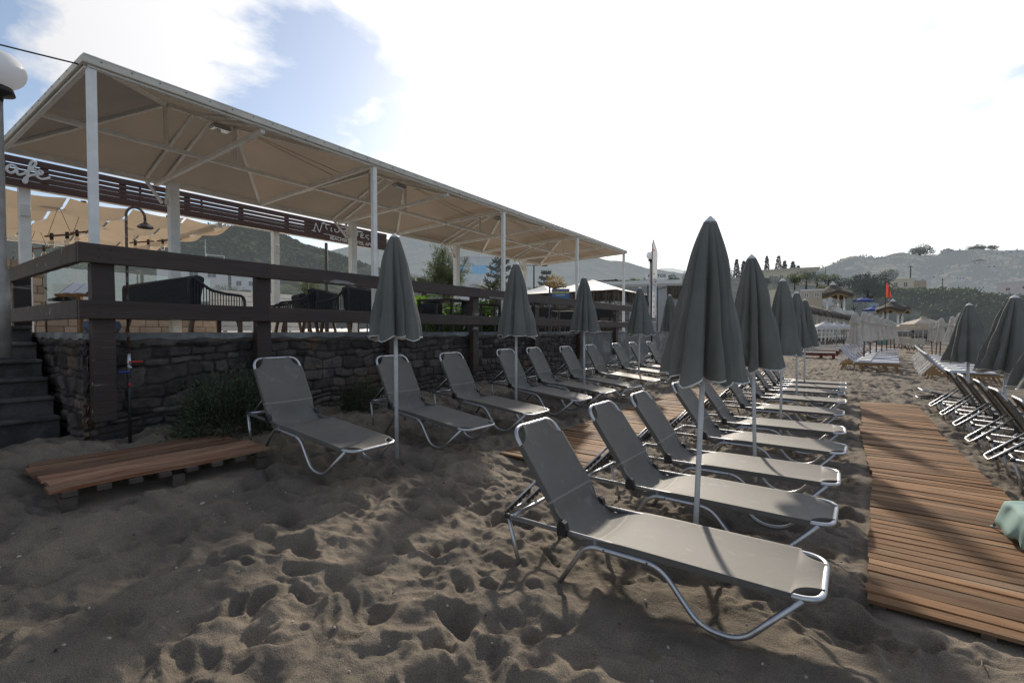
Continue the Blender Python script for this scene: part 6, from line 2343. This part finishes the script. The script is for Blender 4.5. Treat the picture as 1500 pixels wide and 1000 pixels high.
for i, (px, d, py) in enumerate([(1264, 84, 451), (1279, 80, 465)]):
    open_umbrella(at(px, d, py), 1.35, 1.75, ["upper blue parasol above the pale balcony", "lower blue parasol below the pale balcony"][i], bluecl, "blue parasols at the stairway terrace", fo, sq=6)
for i, (px, d) in enumerate([(1176, 33), (1226, 47), (1236, 50)]):
    key = (i % 3, False)
    v = at(px, d)
    b_ = cp_.get(key) or list(cp_.values())[0]
    dup(b_, (v.x, v.y, .1), R(40 * i), ["closed cream umbrella beside the farthest grey middle-row umbrella", "closed cream umbrella left under the open white parasols", "closed cream umbrella right under the open white parasols"][i])

redp = mat("red_brown_paint", (.16, .022, .018), None, 4, .5)
fr_ = [True]
rb = empty("red_sunbed", (0, 0, 0), 0, "red sunbed", "sunbed", "red-based sunbeds with white mattresses")
m = MB(); m.box2((0, 0, .18), (1.9, .7, .30)); m.build("frame", redp, rb, bevel=.01)
for x in (.1, 1.2, 1.8):
    for y in (.06, .64):
        m = MB(); m.box2((x - .05, y - .05, -.03), (x + .05, y + .05, .178)); m.build("leg", redp, rb)
m = MB(); m.box2((0.02, .02, .305), (1.88, .68, .39)); m.build("mattress", M['cream'], rb, bevel=.02)
m = MB(); m.box((.1, .35, .55), (.08, .62, .62), Matrix.Rotation(R(-35), 3, 'Y')); m.build("backrest", M['cream'], rb, bevel=.02)
freeze(rb)
for i, (px, d) in enumerate([(1224, 26.5), (1229, 30), (1231, 33), (1234, 36.5), (1236, 40)]):
    v = at(px, d)
    put(None, fr_, rb, (v.x - 1.9, v.y, ground(v.x, v.y) + .0), R(-3), "%s red-based sunbed with white mattress beyond the middle row" % NTH[i])

# arcade with thatched eaves
ar = empty("thatched_arcade", at(1180, 46, None, .5), 0, "long terrace with a drooping thatched eave and white posts along the beach", "arcade")
v0, v1 = at(1172, 46, None, .5), at(1262, 92, None, .5)
dv_ = (v1 - v0); Lr = dv_.length; dv_.normalize()
ar.location = v0; ar.rotation_euler = (0, 0, math.atan2(dv_.y, dv_.x))
z0_, z1_ = EYE + 34 / FPX * 46 - .5, EYE + 16.5 / FPX * 92 - .5
m = MB(); P = []
for i in range(60):
    t = i / 59; x = Lr * t; z = z0_ + (z1_ - z0_) * t + rg.uniform(-.05, .05)
    P.append([(x, 1.6, z + .8), (x, .6, z + .62), (x, -.3, z + .25), (x, -.75, z - .3 + rg.uniform(-.08, .08)), (x, -.65, z - .45 + rg.uniform(-.1, .1)), (x, -.4, z - .2)])
m.grid(P, .5)
for k in range(900):
    t = rg.random(); x = Lr * t; z = z0_ + (z1_ - z0_) * t
    m.poly([(x - .1, -.6, z + .05), (x + .1, -.6, z + .05), (x + .05, -.82, z - .5 - rg.random() * .2), (x - .05, -.82, z - .5 - rg.random() * .2)], rg.random())
m.build("thatched_eave", thatch, ar)
m = MB()
for k in range(20):
    t = k / 19; m.bar((Lr * t, 0, 0), (Lr * t, 0, z0_ + (z1_ - z0_) * t), .14, .14)
build_each(m, "post", M['white_paint'], ar)
m = MB(); m.box2((0, 2.6, 0), (Lr, 2.8, 3.4)); m.build("back_wall", PL['ochre'], ar)
m = MB()
for k in range(24):
    m.box2((.8 + Lr * k / 24, 2.53, .9), (.8 + Lr * k / 24 + 1.0, 2.58, 2.1))
build_each(m, "window", wglass, ar)
m = MB(); m.bar((0, -1.4, .95), (Lr, -1.4, .75), .08, .08); m.bar((0, -1.4, .5), (Lr, -1.4, .4), .06, .06)
for k in range(26): m.bar((Lr * k / 25, -1.4, 0), (Lr * k / 25, -1.4, .92 - .2 * k / 25), .07, .07)
m.build("railing", M['white_paint'], ar)
for i, (px, d, w, py, ds) in enumerate([(1188, 70, 2.6, 441, "low ochre building with a flat roof right behind the middle umbrellas"), (1166, 74, 3.2, 447, "white building with a jagged roof edge behind the third middle umbrella"), (1128, 84, 4, 446, "small cream house with flat roof between the second and third middle umbrellas"),
                                       (1205, 120, 8, 440, "low white terrace house above the left gazebo")]):
    house(at(px, d, py), face(px, d), w, 5, 1.5 if i < 2 else 2.3, [PL['ochre'], PL['white'], PL['yellow'], PL['white']][i], ds, [(-w * .25, .6, .5, .6), (w * .25, .6, .5, .6)], parapet=.25)


def gazebo(loc, rz, r_, h, label, first=[None]):
    o = empty("thatched_gazebo", loc, rz, label, "gazebo", "thatched gazebos with white caps")
    for k in range(4):
        a = PI / 4 + k * PI / 2
        m = MB(); m.bar((r_ * .62 * math.cos(a), r_ * .62 * math.sin(a), 0), (r_ * .62 * math.cos(a), r_ * .62 * math.sin(a), h * .62), .22, .22); m.build("post", M['white_paint'], o)
    m = MB(); P = []
    for t in np.linspace(0, 1, 9):
        row = []
        for k in range(48):
            a = 2 * PI * k / 48
            wv = math.cos(4 * a)
            rr = r_ * (.08 + .92 * t) * (1 + .10 * wv * -t)
            z = h * .97 - h * .33 * t ** .8 + (.14 * h * t ** 3 * (wv * .5))
            row.append((rr * math.cos(a), rr * math.sin(a), z))
        P.append(row)
    P.append([(x * .93, y * .93, z - .12 * h) for x, y, z in P[-1]])
    m.grid(P, .5, closed=True); m.build("thatched_roof", thatch, o, True)
    m = MB(); m.lathe([(r_ * .2, h * .93), (r_ * .08, h * 1.02), (0, h * 1.07)], 8); m.build("roof_cap", PL['white'], o)
    for k in range(4):
        a = PI / 4 + k * PI / 2
        m = MB(); c, s_ = math.cos(a), math.sin(a)
        for da in (-.5, .5):
            m.bar((r_ * .62 * c, r_ * .62 * s_, h * .48), (r_ * .85 * math.cos(a + da), r_ * .85 * math.sin(a + da), h * .66), .12, .12)
        m.build("brace", woodf, o)
    m = MB()
    for k in range(48):
        a, b_ = 2 * PI * k / 48, 2 * PI * (k + 1) / 48
        wv, wv2 = math.cos(4 * a), math.cos(4 * b_)
        f = lambda q, w_: (r_ * .94 * (1 - .1 * w_) * math.cos(q), r_ * .94 * (1 - .1 * w_) * math.sin(q), h * .97 - h * .33 + .07 * h * w_ - .13 * h)
        m.bar(f(a, wv), f(b_, wv2), .12, .22)
    m.build("eave_board", woodf, o)
    m = MB(); m.bar((-r_ * .44, -r_ * .44, h * .16), (r_ * .44, -r_ * .44, h * .16), .08, .08); m.bar((-r_ * .44, -r_ * .44, h * .05), (r_ * .44, -r_ * .44, h * .45), .08, .08); m.build("cross_rail", woodf, o)
    m = MB(); m.box2((-r_ * .8, -r_ * .8, -1.2), (r_ * .8, r_ * .8, .0)); m.build("platform", PL['white'], o)
    return o


gz = at(1219, 84, 456)
gazebo(gz, R(20), 3.0, 5.0, "thatched gazebo on the slope left of the stairway")
gz = at(1307, 74, 474)
gazebo(gz, R(45 + YAW - 10), 2.15, 3.7, "thatched gazebo on the beach under the red flag")
sw = empty("stairway", at(1248, 78, 470), R(YAW), "pale stone stairway climbing the slope between the two gazebos", "stairway")
m = MB()
for k in range(16): m.box2((-1.6 - k * .12, k * .8, -1), (1.5 - k * .16, k * .8 + .8, .32 * k))
build_each(m, "tread", PL['ochre'], sw)
m = MB()
for k in range(16): m.box2((1.52 - k * .16, k * .8, -1), (1.82 - k * .16, k * .8 + .8, .32 * k + .7))
m.build("parapet", PL['white'], sw)
bc = empty("balcony_fence", at(1277, 88, 452), R(YAW + 25), "pale blue balcony railing beneath the upper blue parasol", "fence")
m = MB(); m.bar((-1.9, 0, .95), (1.9, 0, .95), .08, .08); m.build("top_rail", PL['bluewhite'], bc)
m = MB()
for k in range(11): m.box2((-1.9 + .36 * k, -.02, -.1), (-1.9 + .36 * k + .3, .02, .9))
build_each(m, "panel", mat("pale_blue_panel_fence", (.33, .42, .46), None, 2, .6), bc)
m = MB(); m.box2((-2, .1, -2.2), (2, 3, -.12)); m.build("terrace", PL['grey'], bc)
rf_ = empty("red_flag", at(1296, 70, 478), R(YAW), "red-orange feather flag with dark lettering above the beach gazebo", "flag")
m = MB(); m.tube([(0, 0, -.5), (0, 0, 6.6)], .05, 6); m.build("pole", M['oldwood'], rf_)
m = MB(); P = []
for i in range(14):
    t = i / 13
    w = 1.0 * (1 - t * .95) ** .55
    P.append([(.06 + w * j / 5, .06 * math.sin(j * 1.3 + t * 4), 4.3 + 2.2 * t - .25 * (j / 5) * (t > 0)) for j in range(6)])
m.grid(P); m.build("cloth", mat("red_flag_cloth", (.62, .10, .05), (.55, .09, .05), 2, .8, trans=.35), rf_, True)
m = MB()
for k in range(6): m.box((.45, -.085, 4.45 + .26 * k), (.32 - .02 * k, .006, .15))
m.build("lettering", mat("dark_red_letter", (.12, .02, .02), None, 2, .8), rf_)
# counter and chairs at the far end of the path
ct = empty("beach_counter", at(1318, 52, None, 0), R(YAW), "pale beach counter with blue top things before the beach gazebo", "counter")
m = MB(); m.box2((-1.2, 0, 0), (1.3, .8, .95)); m.build("counter_body", PL['ochre'], ct)
m = MB(); m.box2((-1.9, .1, 0), (-1.25, .8, 1.25)); m.build("cooler", mat("teal_cooler", (.05, .25, .28), (.3, .33, .3), 3, .5), ct)
m = MB(); m.box((-.9, .4, 1.25), (1.1, .5, .55)); m.build("stacked_cushions", mat("blue_cushion", (.03, .06, .22), (.1, .14, .3), 4, .8), ct, bevel=.08)
ch0 = empty("folding_chair", (0, 0, 0), 0, "folding chair", "chair", "wicker folding chairs at the end of the path")
m = MB(); m.box((0, 0, .44), (.5, .5, .04)); m.build("seat", M['cream'], ch0)
m = MB(); m.box((0, .27, .75), (.5, .04, .5), Matrix.Rotation(R(-12), 3, 'X')); m.build("backrest", M['cream'], ch0)
for sx in (-.22, .22):
    m = MB(); m.bar((sx, -.25, 0), (sx, .22, .5), .035, .035); m.build("leg", M['brown_leg'], ch0)
    m = MB(); m.bar((sx, .25, 0), (sx, -.2, .5), .035, .035); m.build("leg", M['brown_leg'], ch0)
freeze(ch0)
fc = [True]
for i, (px, d) in enumerate([(1316, 40), (1320, 42), (1326, 39), (1331, 41), (1336, 38), (1341, 40), (1346, 37)]):
    put(None, fc, ch0, at(px, d, None, 0), R(50 * i), "%s wicker folding chair at the far end of the sand path" % NTH[i].replace("nearest", "leftmost"))
